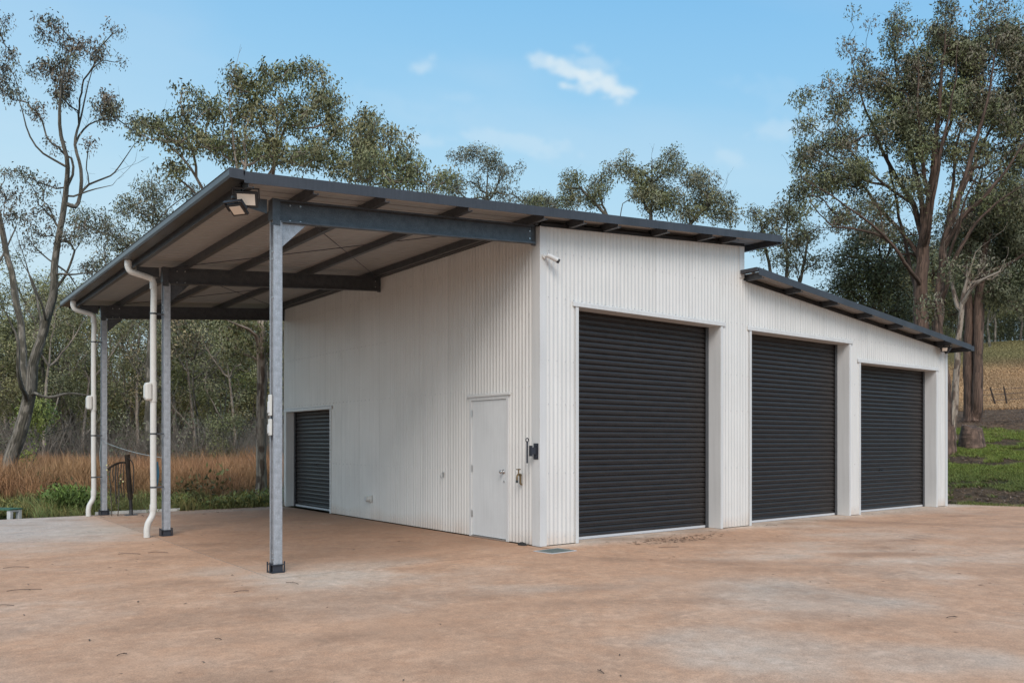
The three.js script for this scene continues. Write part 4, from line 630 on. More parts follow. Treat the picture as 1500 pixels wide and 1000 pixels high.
{ // spreading gum behind the carport roof; its trunk shows under the roof
  const D = 19.6, b = at(382, 739.5, D);
  addTree('gum_tree', 'spreading green gum standing at the slab edge, its crown above the carport roof', 'tree', {
    stems: [stem(D, [[382, 748, 9.5], [382, 700, 7.8], [383, 600, 7.2], [382, 520, 6.6], [381, 450, 5.6], [384, 400, 5], [388, 340, 4.2], [396, 280, 3.2], [404, 215, 2.2], [408, 150, 0.7]]),
      stem(D, [[383, 510, 5], [370, 486, 2.6, -0.3], [352, 478, 2.0, -0.5], [334, 470, 0.8, -0.7]]), stem(D, [[384, 480, 3.6], [396, 460, 3, 0.3], [420, 430, 2.7, 0.6], [470, 370, 2.4, 0.9], [500, 300, 2, 1], [525, 220, 0.7, 1.2]]),
      stem(D, [[382, 420, 4], [350, 375, 3.2, 0.5], [310, 300, 2.6, 0.8], [270, 235, 1.8, 1], [215, 185, 0.6, 1.2]]), stem(D, [[386, 370, 3.4], [370, 300, 2.6, -0.5], [345, 235, 1.8, -0.8], [335, 150, 0.6, -1]]), stem(D, [[382, 465, 2.6], [365, 448, 2, 0.2], [345, 436, 0.8, 0.3]]), stem(D, [[382, 540, 2.2], [400, 505, 1.8, 0.2], [412, 470, 0.8, 0.3]])],
    clumps: [...blobs(D, [[212, 188, 24, 16, 9, 9], [258, 190, 28, 22, 12, 9], [300, 165, 30, 16, 10, 10], [280, 138, 16, 8, 3, 8], [345, 120, 16, 20, 8, 9], [370, 128, 20, 12, 6, 10], [408, 112, 22, 16, 9, 11], [446, 98, 12, 10, 4, 8], [468, 104, 8, 6, 2, 7], [372, 165, 34, 18, 14, 10], [425, 168, 34, 22, 15, 11], [470, 135, 22, 18, 10, 10], [490, 170, 18, 24, 9, 10], [350, 215, 44, 26, 20, 10], [300, 210, 40, 18, 14, 9], [250, 245, 22, 12, 6, 9], [420, 220, 44, 24, 20, 11], [470, 215, 26, 26, 12, 11], [540, 190, 34, 26, 16, 10], [530, 235, 44, 28, 24, 12], [580, 225, 24, 28, 12, 10], [604, 250, 22, 20, 8, 9], [640, 262, 18, 14, 5, 8], [570, 265, 50, 10, 10, 11]].map(([x, y, w, h, n, cr]) => [x, y, w * 1.1, h * 1.1, Math.round(n * 1.7), cr * 0.72]), 41, 1.5, 1.25), ...blobs(D, [[345, 478, 24, 14, 9, 8], [405, 500, 22, 26, 10, 8], [355, 515, 26, 20, 12, 8], [335, 455, 14, 12, 4, 7], [375, 480, 30, 10, 8, 7]], 42, 1, 1)],
    seed: 51, tip: 0.006, density: 2.7, tones: TONE.olive, bark: M.pale, wiggle: 0.05 }, b);
}
const treeBase = (px, D) => { const p = at(px, 647, D); return V(p.x, height(p.x, p.z) - 0.1, p.z); };
function hiddenTree(label, px, D, seed, lean, crown, tones, dens, kind, bark, top, rpx, extra = []) {
  const b = treeBase(px, D), pb = 647 - (b.y - EYE.y) / D * FOCAL;
  addTree('gum_tree', label, 'tree', { stems: [stem(D, [[px, pb, rpx], [px + lean * 0.3, lerp(pb, top, 0.4), rpx * 0.8], [px + lean * 0.7, lerp(pb, top, 0.75), rpx * 0.5], [px + lean, top, rpx * 0.12]]), ...extra.map((e) => stem(D, e))], clumps: blobs(D, crown.map(([x, y, w, h, n, cr]) => [x, y, w * 1.12, h * 1.12, Math.round(n * 1.8), cr * 0.7]), seed, 1.2), seed, tones, density: dens * 2.1, sprayKind: kind, bark, tip: 0.010, wiggle: 0.08 }, b);
}
hiddenTree('greyish gum crown above the carport gutter, left of the spreading gum', 215, 34, 61, 10, [[160, 335, 30, 30, 10, 9], [190, 300, 22, 20, 7, 8], [232, 275, 30, 16, 9, 9], [275, 283, 14, 14, 4, 9], [230, 312, 26, 20, 9, 8], [185, 350, 26, 20, 8, 8], [150, 385, 18, 18, 5, 8], [115, 320, 20, 14, 4, 7]], TONE.mix, 1.2, 'mid', M.grey, 300, 5);
hiddenTree('small rounded grey gum crown rising alone above the middle of the upper roof', 700, 40, 62, 14, [[672, 228, 12, 8, 3, 8], [705, 232, 24, 14, 8, 10], [730, 250, 18, 12, 6, 9], [690, 265, 22, 14, 5, 8], [668, 275, 12, 12, 4, 9], [742, 282, 14, 16, 5, 9], [712, 285, 16, 10, 4, 8], [763, 246, 8, 6, 1, 6], [770, 292, 18, 6, 3, 8], [640, 280, 18, 14, 5, 9]], TONE.grey, 1.25, 'mid', M.grey, 245, 5);
hiddenTree('low gum crown just topping the upper roof left of the broad pale gum', 790, 46, 65, 4, [[778, 298, 16, 8, 5, 9], [810, 296, 20, 10, 6, 9]], TONE.mix, 1.3, 'mid', M.grey, 300, 4);
hiddenTree('broad pale green gum above the right half of the upper roof', 950, 38, 63, 6, [[835, 265, 16, 14, 6, 9], [845, 290, 26, 14, 9, 10], [880, 280, 22, 18, 9, 10], [890, 245, 10, 10, 3, 8], [925, 248, 20, 14, 7, 9], [940, 280, 26, 24, 13, 11], [980, 245, 20, 16, 9, 10], [985, 225, 14, 8, 3, 8], [975, 290, 26, 20, 12, 11], [1020, 265, 24, 16, 10, 10], [1045, 290, 26, 14, 9, 10], [1060, 310, 22, 12, 7, 10], [1010, 305, 24, 12, 8, 10], [920, 232, 5, 4, 1, 6], [800, 295, 20, 8, 5, 9]], TONE.olive.concat(TONE.grey), 1.5, 'mid', M.grey, 235, 6, [[[952, 420, 4], [900, 330, 3], [850, 275, 1.6]], [[955, 420, 4], [1010, 330, 3], [1050, 285, 1.6]]]);
hiddenTree('olive gum seen in the gap between the upper and the lower roof', 1150, 36, 64, 4, [[1118, 320, 18, 16, 8, 9], [1150, 310, 26, 18, 11, 10], [1160, 345, 24, 18, 9, 9], [1120, 350, 20, 20, 7, 8], [1180, 350, 20, 16, 6, 8], [1150, 380, 34, 16, 8, 8], [1195, 380, 14, 14, 4, 7]], TONE.mix.concat(TONE.olive), 1.3, 'mid', M.grey, 315, 5, [[[1150, 470, 3.5], [1130, 400, 2.5], [1115, 330, 1.5]], [[1152, 470, 3.5], [1175, 400, 2.2], [1185, 350, 1.4]]]);
{ // big gum right
  const D = 30, b = treeBase(1366, D);
  addTree('gum_tree', 'huge spreading gum with a thick brown trunk behind the low end of the lower roof', 'tree', {
    stems: [stem(D, [[1348, 650, 18], [1349, 560, 12.5], [1349, 480, 10.5], [1350, 410, 9.4], [1355, 350, 8], [1362, 300, 6], [1370, 240, 4.4, -0.4], [1374, 180, 3.2, -0.6], [1380, 110, 2, -0.8], [1386, 40, 0.6, -1]]),
      stem(D, [[1350, 560, 9, -0.2], [1370, 500, 6.6, -0.5], [1377, 430, 6, -0.6], [1384, 360, 5, -0.8], [1402, 300, 4, -1], [1420, 240, 3, -1.2], [1446, 150, 1.8, -1.4], [1462, 60, 0.6, -1.6]]),
      stem(D, [[1355, 350, 5], [1338, 300, 3.8, 0.8], [1312, 255, 3, 1.2], [1285, 200, 2, 1.5], [1262, 140, 1.2, 1.6], [1246, 75, 0.4, 1.7]]), stem(D, [[1356, 340, 4.4], [1345, 270, 3.2, 0.4], [1330, 200, 2.3, 0.7], [1316, 130, 1.4, 0.9], [1309, 45, 0.4, 1]]), stem(D, [[1352, 380, 4], [1325, 345, 3, 0.6], [1285, 300, 2.2, 1], [1245, 250, 1.5, 1.3], [1200, 215, 0.8, 1.5], [1170, 200, 0.3, 1.5]]),
      stem(D, [[1350, 420, 3.4], [1330, 390, 2.6, -1], [1300, 350, 2, -1.6], [1262, 318, 1.4, -2], [1215, 285, 0.9, -2.4], [1165, 255, 0.3, -2.6]]), stem(D, [[1362, 300, 3.6], [1352, 235, 2.6, -0.6], [1346, 160, 1.7, -0.9], [1345, 80, 0.5, -1]]), stem(D, [[1384, 360, 4, -0.8], [1412, 318, 3.2, -1.4], [1445, 285, 2.4, -1.9], [1480, 240, 1.6, -2.2], [1515, 190, 0.6, -2.4]]), stem(D, [[1402, 300, 3, -1], [1430, 235, 2.2, -0.4], [1462, 165, 1.4, 0.1], [1495, 85, 0.4, 0.4]]), stem(D, [[1370, 240, 3, -0.4], [1392, 180, 2.2, 0.4], [1408, 110, 1.5, 0.8], [1424, 30, 0.4, 1]]),
      stem(D, [[1352, 395, 2.6, 0.4], [1340, 372, 2, 0.6], [1318, 372, 1.4, 0.9], [1308, 350, 0.7, 1.1]]), stem(D, [[1380, 400, 2.6, -0.7], [1400, 350, 2, -1.4], [1412, 300, 1.4, -2], [1435, 250, 0.7, -2.4]]), stem(D, [[1351, 450, 4, 0.6], [1336, 400, 3, 0.9], [1322, 340, 2.4, 1.2], [1306, 260, 1.6, 1.5], [1292, 170, 0.5, 1.7]]), stem(D, [[1380, 440, 4, -0.8], [1394, 390, 3, -1.2], [1420, 340, 2.3, -1.6], [1458, 300, 1.6, -2], [1500, 270, 0.5, -2.3]]), stem(D, [[1356, 360, 3.4, -0.3], [1368, 290, 2.6, -1], [1378, 220, 2, -1.5], [1398, 130, 1.1, -1.9], [1405, 60, 0.4, -2.1]]), stem(D, [[1385, 350, 3, -0.8], [1396, 280, 2.3, -0.2], [1404, 200, 1.6, 0.3], [1432, 110, 0.5, 0.6]]), stem(D, [[1342, 300, 2.4, 0.8], [1296, 270, 1.8, 0.2], [1250, 225, 1.2, -0.2], [1218, 160, 0.4, -0.4]])],
    clumps: [...blobs(D, [[1262, 125, 18, 22, 14, 6], [1310, 60, 8, 36, 14, 6], [1290, 130, 24, 24, 22, 7], [1244, 66, 7, 5, 3, 5], [1268, 85, 10, 14, 5, 5], [1228, 148, 16, 12, 8, 6], [1215, 120, 6, 8, 3, 5], [1178, 185, 14, 10, 6, 6], [1190, 230, 24, 20, 17, 7], [1228, 208, 28, 16, 20, 7], [1200, 265, 28, 18, 20, 7], [1240, 255, 36, 24, 30, 8], [1170, 285, 10, 16, 7, 6], [1178, 245, 8, 6, 3, 5], [1345, 100, 26, 34, 36, 8], [1385, 65, 28, 34, 34, 8], [1390, 12, 18, 14, 9, 6], [1420, 95, 34, 38, 46, 9], [1460, 50, 34, 32, 34, 8], [1490, 95, 26, 46, 34, 9], [1340, 155, 40, 30, 40, 8], [1410, 155, 44, 34, 44, 9], [1470, 170, 36, 36, 34, 9], [1300, 190, 40, 26, 34, 8], [1282, 300, 36, 22, 20, 7], [1235, 320, 26, 14, 11, 7], [1355, 215, 44, 28, 30, 8], [1425, 230, 40, 26, 26, 8], [1490, 245, 28, 36, 24, 8], [1335, 270, 36, 22, 16, 7], [1512, 150, 20, 60, 20, 9]], 71, 1.5, 1.3), ...blobs(D, [[1300, 30, 70, 26, 9, 4], [1210, 160, 50, 40, 14, 4], [1440, 12, 60, 14, 8, 5], [1195, 310, 40, 40, 10, 5], [1420, 290, 50, 40, 16, 7], [1300, 330, 40, 30, 12, 6], [1395, 330, 30, 30, 10, 7], [1490, 300, 24, 32, 18, 8], [1455, 285, 30, 24, 14, 7], [1500, 200, 20, 60, 16, 8]], 72, 1.5, 1)],
    seed: 81, tip: 0.0055, density: 3.4, twigs: 5, tones: TONE.mix.concat(TONE.olive.slice(0, 2), TONE.brown.slice(0, 1)), bark: M.red, wiggle: 0.09, sprayKind: 'mid', pow: 0.52 }, b);
}
{ // dark dense tree left of the big trunk
  const D = 37;
  hiddenTree('dense dark green tree behind the lower roof, left of the huge gum trunk', 1290, D, 91, 0, [[1245, 380, 24, 18, 14, 11], [1275, 350, 34, 20, 22, 12], [1260, 410, 34, 22, 24, 12], [1300, 400, 34, 30, 28, 12], [1235, 425, 22, 18, 10, 11], [1310, 450, 34, 26, 24, 12], [1270, 445, 34, 18, 18, 11], [1330, 370, 24, 26, 14, 12], [1320, 480, 30, 16, 10, 11]], TONE.dark.concat(TONE.olive.slice(0, 2)), 1.5, 'far', M.red, 350, 7);
}
hiddenTree('dark gum filling the gap behind the twin trunks at the right edge', 1431, 42, 93, 20, [[1440, 300, 30, 24, 16, 12], [1485, 290, 34, 30, 22, 12], [1520, 330, 34, 40, 22, 12], [1450, 360, 34, 24, 20, 12], [1490, 380, 34, 26, 20, 12], [1440, 420, 30, 22, 14, 11], [1500, 440, 34, 20, 14, 11]], TONE.dark.concat(TONE.mix), 1.4, 'far', M.red, 290, 5);
hiddenTree('olive gum standing behind the huge gum trunk, just above the lower roof edge', 1372, 44, 94, -6, [[1330, 400, 24, 20, 12, 11], [1380, 380, 30, 26, 18, 11], [1350, 440, 30, 22, 16, 11], [1395, 440, 26, 22, 13, 11], [1410, 390, 22, 24, 10, 11]], TONE.olive.concat(TONE.dark), 1.3, 'far', M.red, 370, 5);
{ // dark twin trunk right
  const D = 32, b = treeBase(1425, D);
  addTree('gum_tree', 'tall dark gum with twin trunks standing on the bank right of the shed', 'tree', {
    stems: [stem(D, [[1424, 626, 15], [1421, 600, 8.5], [1419, 540, 7], [1420, 470, 6.4], [1418, 400, 5.4], [1424, 330, 4], [1440, 240, 0.8]]), stem(D, [[1428, 618, 11], [1432, 585, 7.5, -0.3], [1433, 520, 6.4, -0.3], [1435, 440, 5.8, -0.3], [1440, 380, 4.8, -0.4], [1452, 330, 3.4, -0.6], [1475, 255, 0.8, -0.8]]), stem(D, [[1420, 420, 4], [1448, 400, 3, -1], [1480, 385, 2.2, -1.6], [1505, 370, 1.6, -2]]), stem(D, [[1438, 420, 4], [1465, 360, 3, 0.6], [1495, 320, 2, 1]])],
    clumps: blobs(D, [[1470, 300, 34, 26, 24, 11], [1485, 350, 26, 26, 18, 11], [1440, 330, 30, 24, 18, 10], [1490, 400, 24, 20, 12, 10], [1455, 390, 24, 20, 10, 9], [1400, 350, 24, 20, 10, 10], [1470, 430, 30, 14, 9, 9], [1400, 410, 24, 24, 9, 9], [1515, 330, 16, 40, 12, 11]], 101, 1.4, 1.3), seed: 111, tip: 0.009, density: 4, tones: TONE.dark, bark: M.red, wiggle: 0.07, sprayKind: 'mid' }, b);
}
{ // pale thin trunk beside the shed
  const D = 27, b = treeBase(1398, D);
  addTree('gum_tree', 'slender pale gum trunk rising just past the far corner of the shed', 'tree', { stems: [stem(D, [[1392, 662, 9], [1396, 630, 5.4], [1401, 560, 4.4], [1404, 500, 4], [1409, 455, 3.6], [1414, 420, 2.6], [1430, 370, 0.7]]), stem(D, [[1408, 460, 4], [1398, 430, 3, 0.3], [1392, 400, 2, 0.5]]), stem(D, [[1410, 445, 3], [1432, 415, 2.4, -0.5], [1465, 398, 1.6, -1]])],
    clumps: blobs(D, [[1430, 385, 20, 14, 5, 8], [1392, 395, 14, 12, 4, 8], [1465, 395, 14, 8, 3, 7]], 121), seed: 122, tip: 0.012, density: 0.9, tones: TONE.mix, bark: M.pale, wiggle: 0.05, sprayKind: 'mid' }, b);
  const D2 = 25.6, b2 = treeBase(1384, D2);
  addTree('gum_tree', 'thin leaning reddish sapling trunk half hidden by the far wall edge of the shed', 'tree', { stems: [stem(D2, [[1388, 655, 6], [1391, 610, 4.2], [1389, 560, 3.4], [1378, 480, 2.6], [1370, 440, 1.8]])], clumps: blobs(D2, [[1366, 440, 14, 12, 3, 8]], 125), seed: 126, tip: 0.011, density: 0.8, tones: TONE.mix, bark: M.red, sprayKind: 'mid' }, b2);
}
for (const [px, D, rp, hp, lab, seed] of [[1424, 25.5, 17, 36, 'broad brown tree stump in front of the twin trunks', 3], [1389, 25, 10, 48, 'narrow split stump beside the far wall edge', 4]]) { // stumps
  const b = treeBase(px, D), t = thing('tree_stump', lab, 'stump', b), R = rp / FOCAL * D, Hh = hp / FOCAL * D, g = new THREE.CylinderGeometry(R * 0.8, R * 1.15, Hh, 16, 6), p = g.attributes.position;
  for (let i = 0; i < p.count; i++) { const x = p.getX(i), z = p.getZ(i), y = p.getY(i), a = Math.atan2(z, x), k = 1 + 0.3 * (vn(Math.cos(a) * 2 + 5 + seed, Math.sin(a) * 2 + y * 1.5) - 0.5); p.setXYZ(i, x * k, y + (y > Hh * 0.45 ? 0.25 * (vn(a * 2 + 9, seed) - 0.5) : 0), z * k); }
  g.translate(0, Hh / 2, 0); g.computeVertexNormals(); mesh('trunk', g, M.red, t);
}
// forest trees: a few kinds, then copies
function forestSpec(seed, H, kind, o = {}) {
  const r = rng(seed), lean = (r() - 0.5) * (o.lean ?? 2.2), st = [], R = o.R ?? 0.13, cl = [];
  const S0 = [0, 0.25, 0.5, 0.75, 1].map((t) => ({ p: V(lean * t * t + (r() - 0.5) * 0.3, H * t * 0.92, (r() - 0.5) * 0.5), r: R * (1 - 0.8 * t) })); S0[0].p.set(0, -0.2, 0); st.push(S0);
  for (let k = 0; k < (o.forks ?? 3); k++) { const i = 1 + Math.floor(r() * 2.6), a = r() * 6.28, s = S0[i].p.clone().lerp(S0[i + 1].p, r()); st.push([{ p: s, r: R * 0.5 }, { p: s.clone().add(V(Math.cos(a) * 0.9, H * 0.12, Math.sin(a) * 0.9)), r: R * 0.35 }, { p: s.clone().add(V(Math.cos(a) * 1.7, H * 0.28, Math.sin(a) * 1.7)), r: R * 0.18 }]); }
  for (let k = 0; k < (o.n ?? 44); k++) { const t = (o.low ?? 0.35) + (1 - (o.low ?? 0.35)) * Math.pow(r(), 0.8), w = (o.w ?? 0.26) * H * (1 - 0.45 * Math.abs(t - 0.65)), a = r() * 6.28, d = w * Math.sqrt(r()); cl.push({ c: V(lean * t * t + Math.cos(a) * d, H * t, Math.sin(a) * d), r: (o.cr ?? 0.055) * H * (0.6 + 0.8 * r()) }); }
  return { stems: st, clumps: cl, seed, tip: 0.012, wiggle: 0.12, sprayKind: kind, tones: (o.tones ?? TONE.mix).map((t) => t.map((v, j) => v * [1.42, 1.36, 1.05][j])), density: (o.dens ?? 1) * 2.1, twigs: 4, bark: o.bark ?? M.grey };
}
const FOREST = [
  [forestSpec(201, 12, 'far', { n: 46, dens: 1.1, R: 0.16, tones: TONE.mix }), 'bushy brown green gum in the woodland left of the shed', 'bushy gums in the woodland'],
  [forestSpec(202, 9, 'far', { n: 26, dens: 0.9, R: 0.115, low: 0.45, w: 0.2, tones: TONE.grey, bark: M.pale, forks: 2 }), 'slender pale stemmed gum in the woodland left of the shed', 'slender pale gums in the woodland'],
  [forestSpec(203, 11, 'far', { n: 34, dens: 1.0, R: 0.12, low: 0.3, tones: TONE.olive, forks: 4 }), 'olive green gum with crooked limbs in the woodland left of the shed', 'crooked olive gums in the woodland'],
  [forestSpec(204, 7, 'far', { n: 16, dens: 0.4, R: 0.07, low: 0.4, w: 0.3, tones: TONE.brown, forks: 5, bark: M.grey }), 'small almost bare gum in the woodland left of the shed', 'almost bare gums in the woodland'],
  [forestSpec(205, 5, 'far', { n: 40, dens: 0.9, R: 0.06, low: 0.12, w: 0.32, cr: 0.1, tones: TONE.mix.concat(TONE.dark), forks: 4 }), 'low bushy tree below the taller gums in the woodland', 'low bushy trees in the woodland'],
].map(([s, label, group]) => ({ s, label, group, first: null }));
function forest(kind, px, D, k, turn, ov) {
  const f = FOREST[kind], b = treeBase(px, D); let t;
  if (!f.first) { const g = growTree(f.s); t = f.first = thing('forest_tree', f.label, 'tree', b, f.group); mesh('trunk', g.trunk, g.bark, t); g.crown.name = 'crown'; t.add(g.crown); } else { t = f.first.clone(); t.name = numbered('forest_tree'); t.position.copy(b); scene.add(t); tag(t, f.label, 'tree', f.group); }
  if (ov) tag(t, ov[0], 'tree', ov[1]);
  t.scale.setScalar(k); t.rotation.y = turn; return t;
}
{
  const r = rng(303);
  // hand-set nearer trees
  for (const [kind, px, D, k, lab] of [[1, 256, 42, 1.25, 'pale gum trunk seen just right of the middle post'], [2, 266, 47, 1.0, 'crooked olive gum behind the pale trunk right of the middle post'], [0, 60, 38, 0.75, 'bushy brown green gum right of the leaning left gum'], [0, 105, 46, 0.85, 'bushy brown green gum just left of the rear downpipe'], [2, 185, 44, 0.85, 'crooked olive gum between the rear post and the middle downpipe'], [1, 62, 34, 0.85, 'slender pale stem rising behind the green sapling'], [1, 315, 50, 0.9], [1, 330, 58, 1.0], [0, 290, 50, 0.95], [3, 290, 38, 1.0], [3, 235, 36, 0.9], [3, 325, 40, 0.9], [0, -30, 36, 0.9], [2, 10, 42, 0.8], [4, 355, 52, 0.9], [1, 285, 39, 0.85, 'slender pale gum standing alone in the middle of the view under the carport roof'], [1, 345, 37, 0.75, 'slender pale gum left of the spreading gum trunk under the carport roof'], [1, 120, 38, 0.8, 'slender pale gum directly behind the rear downpipe'], [2, 310, 43, 0.8, 'crooked olive gum in the middle of the view under the carport roof'], [1, 20, 40, 0.8], [2, 90, 40, 0.7, 'crooked olive gum between the leaning gum and the rear downpipe'], [1, 200, 39, 0.85], [2, 400, 45, 0.9], [2, 350, 62, 1.05], [4, 330, 34, 0.5], [0, 410, 55, 0.9], [1, 402, 46, 0.9]]) { const t = forest(kind, px, D, k, r() * 6.28); if (lab) { t.userData.label = lab; delete t.userData.group; } }
  for (let i = 0; i < 62; i++) { const D = 44 + 40 * r(), px = -90 + 560 * (i + r()) / 62; forest([0, 1, 2, 3, 4, 4, 3, 1][Math.floor(r() * 8)], px, D, 0.65 + 0.5 * r(), r() * 6.28); }
  // trees along the hilltop right
  for (let i = 0; i < 34; i++) { const D = 84 + 34 * r(), px = 1330 + 250 * (i + r()) / 34; forest([0, 2, 0, 4][i % 4], px, D, 0.7 + 0.45 * r(), r() * 6.28, [['bushy gum on the hilltop right of the shed', 'bushy gums on the hilltop'], ['crooked gum on the hilltop right of the shed', 'crooked gums on the hilltop'], ['bushy gum on the hilltop right of the shed', 'bushy gums on the hilltop'], ['low bushy tree on the hilltop right of the shed', 'low bushy trees on the hilltop']][i % 4]); }
  // green sapling beside the left gum
  const b = treeBase(46, 26); const s = forestSpec(206, 2.9, 'fine', { n: 30, dens: 0.5, R: 0.025, low: 0.35, w: 0.16, cr: 0.09, tones: [[0.14, 0.18, 0.05], [0.17, 0.2, 0.06]], forks: 2, lean: 0.4 }), g = growTree(s), t = thing('sapling', 'bright yellow green sapling just right of the leaning left gum trunk', 'sapling', b); mesh('trunk', g.trunk, M.grey, t); g.crown.name = 'crown'; t.add(g.crown);
}
// far wood and undergrowth that nobody could count
function scatter(name, label, category, geo, mat, list, colours) {
  const m = new THREE.InstancedMesh(geo, mat, list.length), C = new THREE.Color(); list.forEach((q, i) => { m.setMatrixAt(i, q); if (colours) m.setColorAt(i, C.setRGB(...colours[i])); });
  m.name = numbered(name); m.userData.kind = 'stuff'; m.castShadow = m.receiveShadow = true; tag(m, label, category); scene.add(m); return m;
}
const mat4 = (p, turn, s, tilt = 0, sy = s) => new THREE.Matrix4().compose(p, new THREE.Quaternion().setFromEuler(new THREE.Euler(tilt, turn, tilt * 0.7)), V(s, sy, s));
{
  const r = rng(404), L = [], C = [];
  for (let i = 0; i < 3000; i++) { const D = 72 + 70 * r(), px = -260 + 830 * r(), p = at(px, 647, D); p.y = height(p.x, p.z) + (4.5 + 5 * vn(px / 26 + 3, 5)) * Math.pow(r(), 1.25); L.push(mat4(p, r() * 6.28, 0.8 + 0.8 * r())); const k = 0.7 + 0.6 * r(), t = TONE.mix[i % 4]; C.push([t[0] * k * 1.25, t[1] * k * 1.25, t[2] * k * 1.5]); }
  scatter('woodland', 'far grey green woodland behind the nearer gums on the left', 'woodland', SPRAYS.vfar, M.leaf, L, C);
  const L2 = [], stemCols = [], trunkG = merge([cyl(0.10, 0.065, V(0, -0.3, 0), V(0.25, 4.5, 0.1), 5), cyl(0.065, 0.03, V(0.25, 4.5, 0.1), V(0.0, 9, 0.3), 5), cyl(0.045, 0.02, V(0.2, 3.8, 0.08), V(1.3, 7.2, 0.5), 4), cyl(0.04, 0.015, V(0.2, 5, 0.1), V(-0.9, 7.8, -0.5), 4), cyl(0.025, 0.01, V(0.8, 5.6, 0.3), V(0.9, 8.2, -0.5), 3)]);
  for (let i = 0; i < 560; i++) { const D = 46 + 85 * r(), px = -220 + 760 * r(), p = at(px, 647, D); p.y = height(p.x, p.z); L2.push(mat4(p, r() * 6.28, 0.5 + 0.7 * r(), (r() - 0.5) * 0.4)); const k = 0.55 + 0.8 * r(); stemCols.push([k, k * 0.96, k * 0.9]); }
  scatter('woodland_stems', 'thin bare stems standing in the far woodland on the left', 'woodland', trunkG, M.pale, L2, stemCols);
  const HW = [], HC = []; for (let i = 0; i < 1500; i++) { const D = 92 + 34 * r(), px = 1320 + 330 * r(), p = at(px, 647, D); p.y = height(p.x, p.z) + 9.5 * Math.pow(r(), 1.1); HW.push(mat4(p, r() * 6.28, 0.9 + 0.9 * r())); const k = 0.6 + 0.6 * r(), t = TONE.dark.concat(TONE.olive)[i % 6]; HC.push(t.map((v) => v * k)); }
  scatter('hilltop_wood', 'dark wood closing off the top of the hill on the right', 'woodland', SPRAYS.vfar, M.leaf, HW, HC);
  // twiggy undergrowth
  const tw = []; const q = rng(9); for (let i = 0; i < 26; i++) { const a = q() * 6.28, l = 0.8 + 1.4 * q(), b = V(Math.cos(a) * 0.15, 0, Math.sin(a) * 0.15), e = V(Math.cos(a) * l * 0.55, l, Math.sin(a) * l * 0.55), m = b.clone().lerp(e, 0.5).add(V((q() - 0.5) * 0.3, 0, (q() - 0.5) * 0.3)); tw.push(cyl(0.014, 0.01, b, m, 3), cyl(0.01, 0.004, m, e, 3)); for (let k = 0; k < 2; k++) { const s = b.clone().lerp(e, 0.4 + 0.5 * q()); tw.push(cyl(0.007, 0.003, s, s.clone().add(V((q() - 0.5) * 0.8, 0.5 * q(), (q() - 0.5) * 0.8)), 3)); } }
  const U = []; for (let i = 0; i < 1000; i++) { const D = 32 + 46 * Math.pow(r(), 0.9), px = -160 + 640 * r(), p = at(px, 647, D); p.y = height(p.x, p.z) - 0.05; U.push(mat4(p, r() * 6.28, 0.6 + 1.1 * r() * r())); }
  scatter('undergrowth', 'tangle of bare grey twigs below the woodland on the left', 'undergrowth', merge(tw), M.brush, U);
  const U2 = [], C2 = []; for (let i = 0; i < 800; i++) { const D = 33 + 40 * r(), px = -160 + 640 * r(), p = at(px, 647, D); p.y = height(p.x, p.z) + 0.2 + 2.6 * Math.pow(r(), 1.6); U2.push(mat4(p, r() * 6.28, 0.6 + 0.6 * r())); const k = 0.6 + 0.7 * r(), t = TONE.mix.concat(TONE.dark, TONE.grey)[i % 10]; C2.push(t.map((v) => v * k * 1.3)); }
  scatter('scrub', 'low grey green scrub between the brown grass and the woodland', 'scrub', SPRAYS.far, M.leaf, U2, C2);
}
// ------------------------------------------------------------------ grasses
function tuft(n, h, w, spread, lean, tipc, basec, seed, leafy) {
  const r = rng(seed), pos = [], col = [];
  for (let i = 0; i < n; i++) { const a = r() * 6.28, d = spread * Math.sqrt(r()), b = V(Math.cos(a) * d, 0, Math.sin(a) * d), hh = h * (0.55 + 0.6 * r()), ln = lean * (0.4 + r()), dir = r() * 6.28, mid = b.clone().add(V(Math.cos(dir) * ln * 0.35, hh * 0.6, Math.sin(dir) * ln * 0.35)), e = b.clone().add(V(Math.cos(dir) * ln, hh, Math.sin(dir) * ln)), s = V(-Math.sin(dir + 0.6), 0, Math.cos(dir + 0.6)).multiplyScalar(w * (0.6 + 0.8 * r()));
    const wm = leafy ? 1.6 : 0.75, k = 0.75 + 0.5 * r(), q = [b.clone().sub(s), b.clone().add(s), mid.clone().addScaledVector(s, wm), mid.clone().addScaledVector(s, -wm), e], cb = basec.map((v) => v * k), ct = tipc.map((v) => v * k), cm = cb.map((v, j) => (v + ct[j]) / 2);
    for (const [u, v, x] of [[0, 1, 2], [0, 2, 3], [3, 2, 4]]) for (const j of [u, v, x]) { pos.push(q[j].x, q[j].y, q[j].z); col.push(...(j < 2 ? cb : j < 4 ? cm : ct)); } }
  const g = new THREE.BufferGeometry(); g.setAttribute('position', new THREE.Float32BufferAttribute(pos, 3)); g.setAttribute('color', new THREE.Float32BufferAttribute(col, 3)); g.computeVertexNormals(); return g;
}
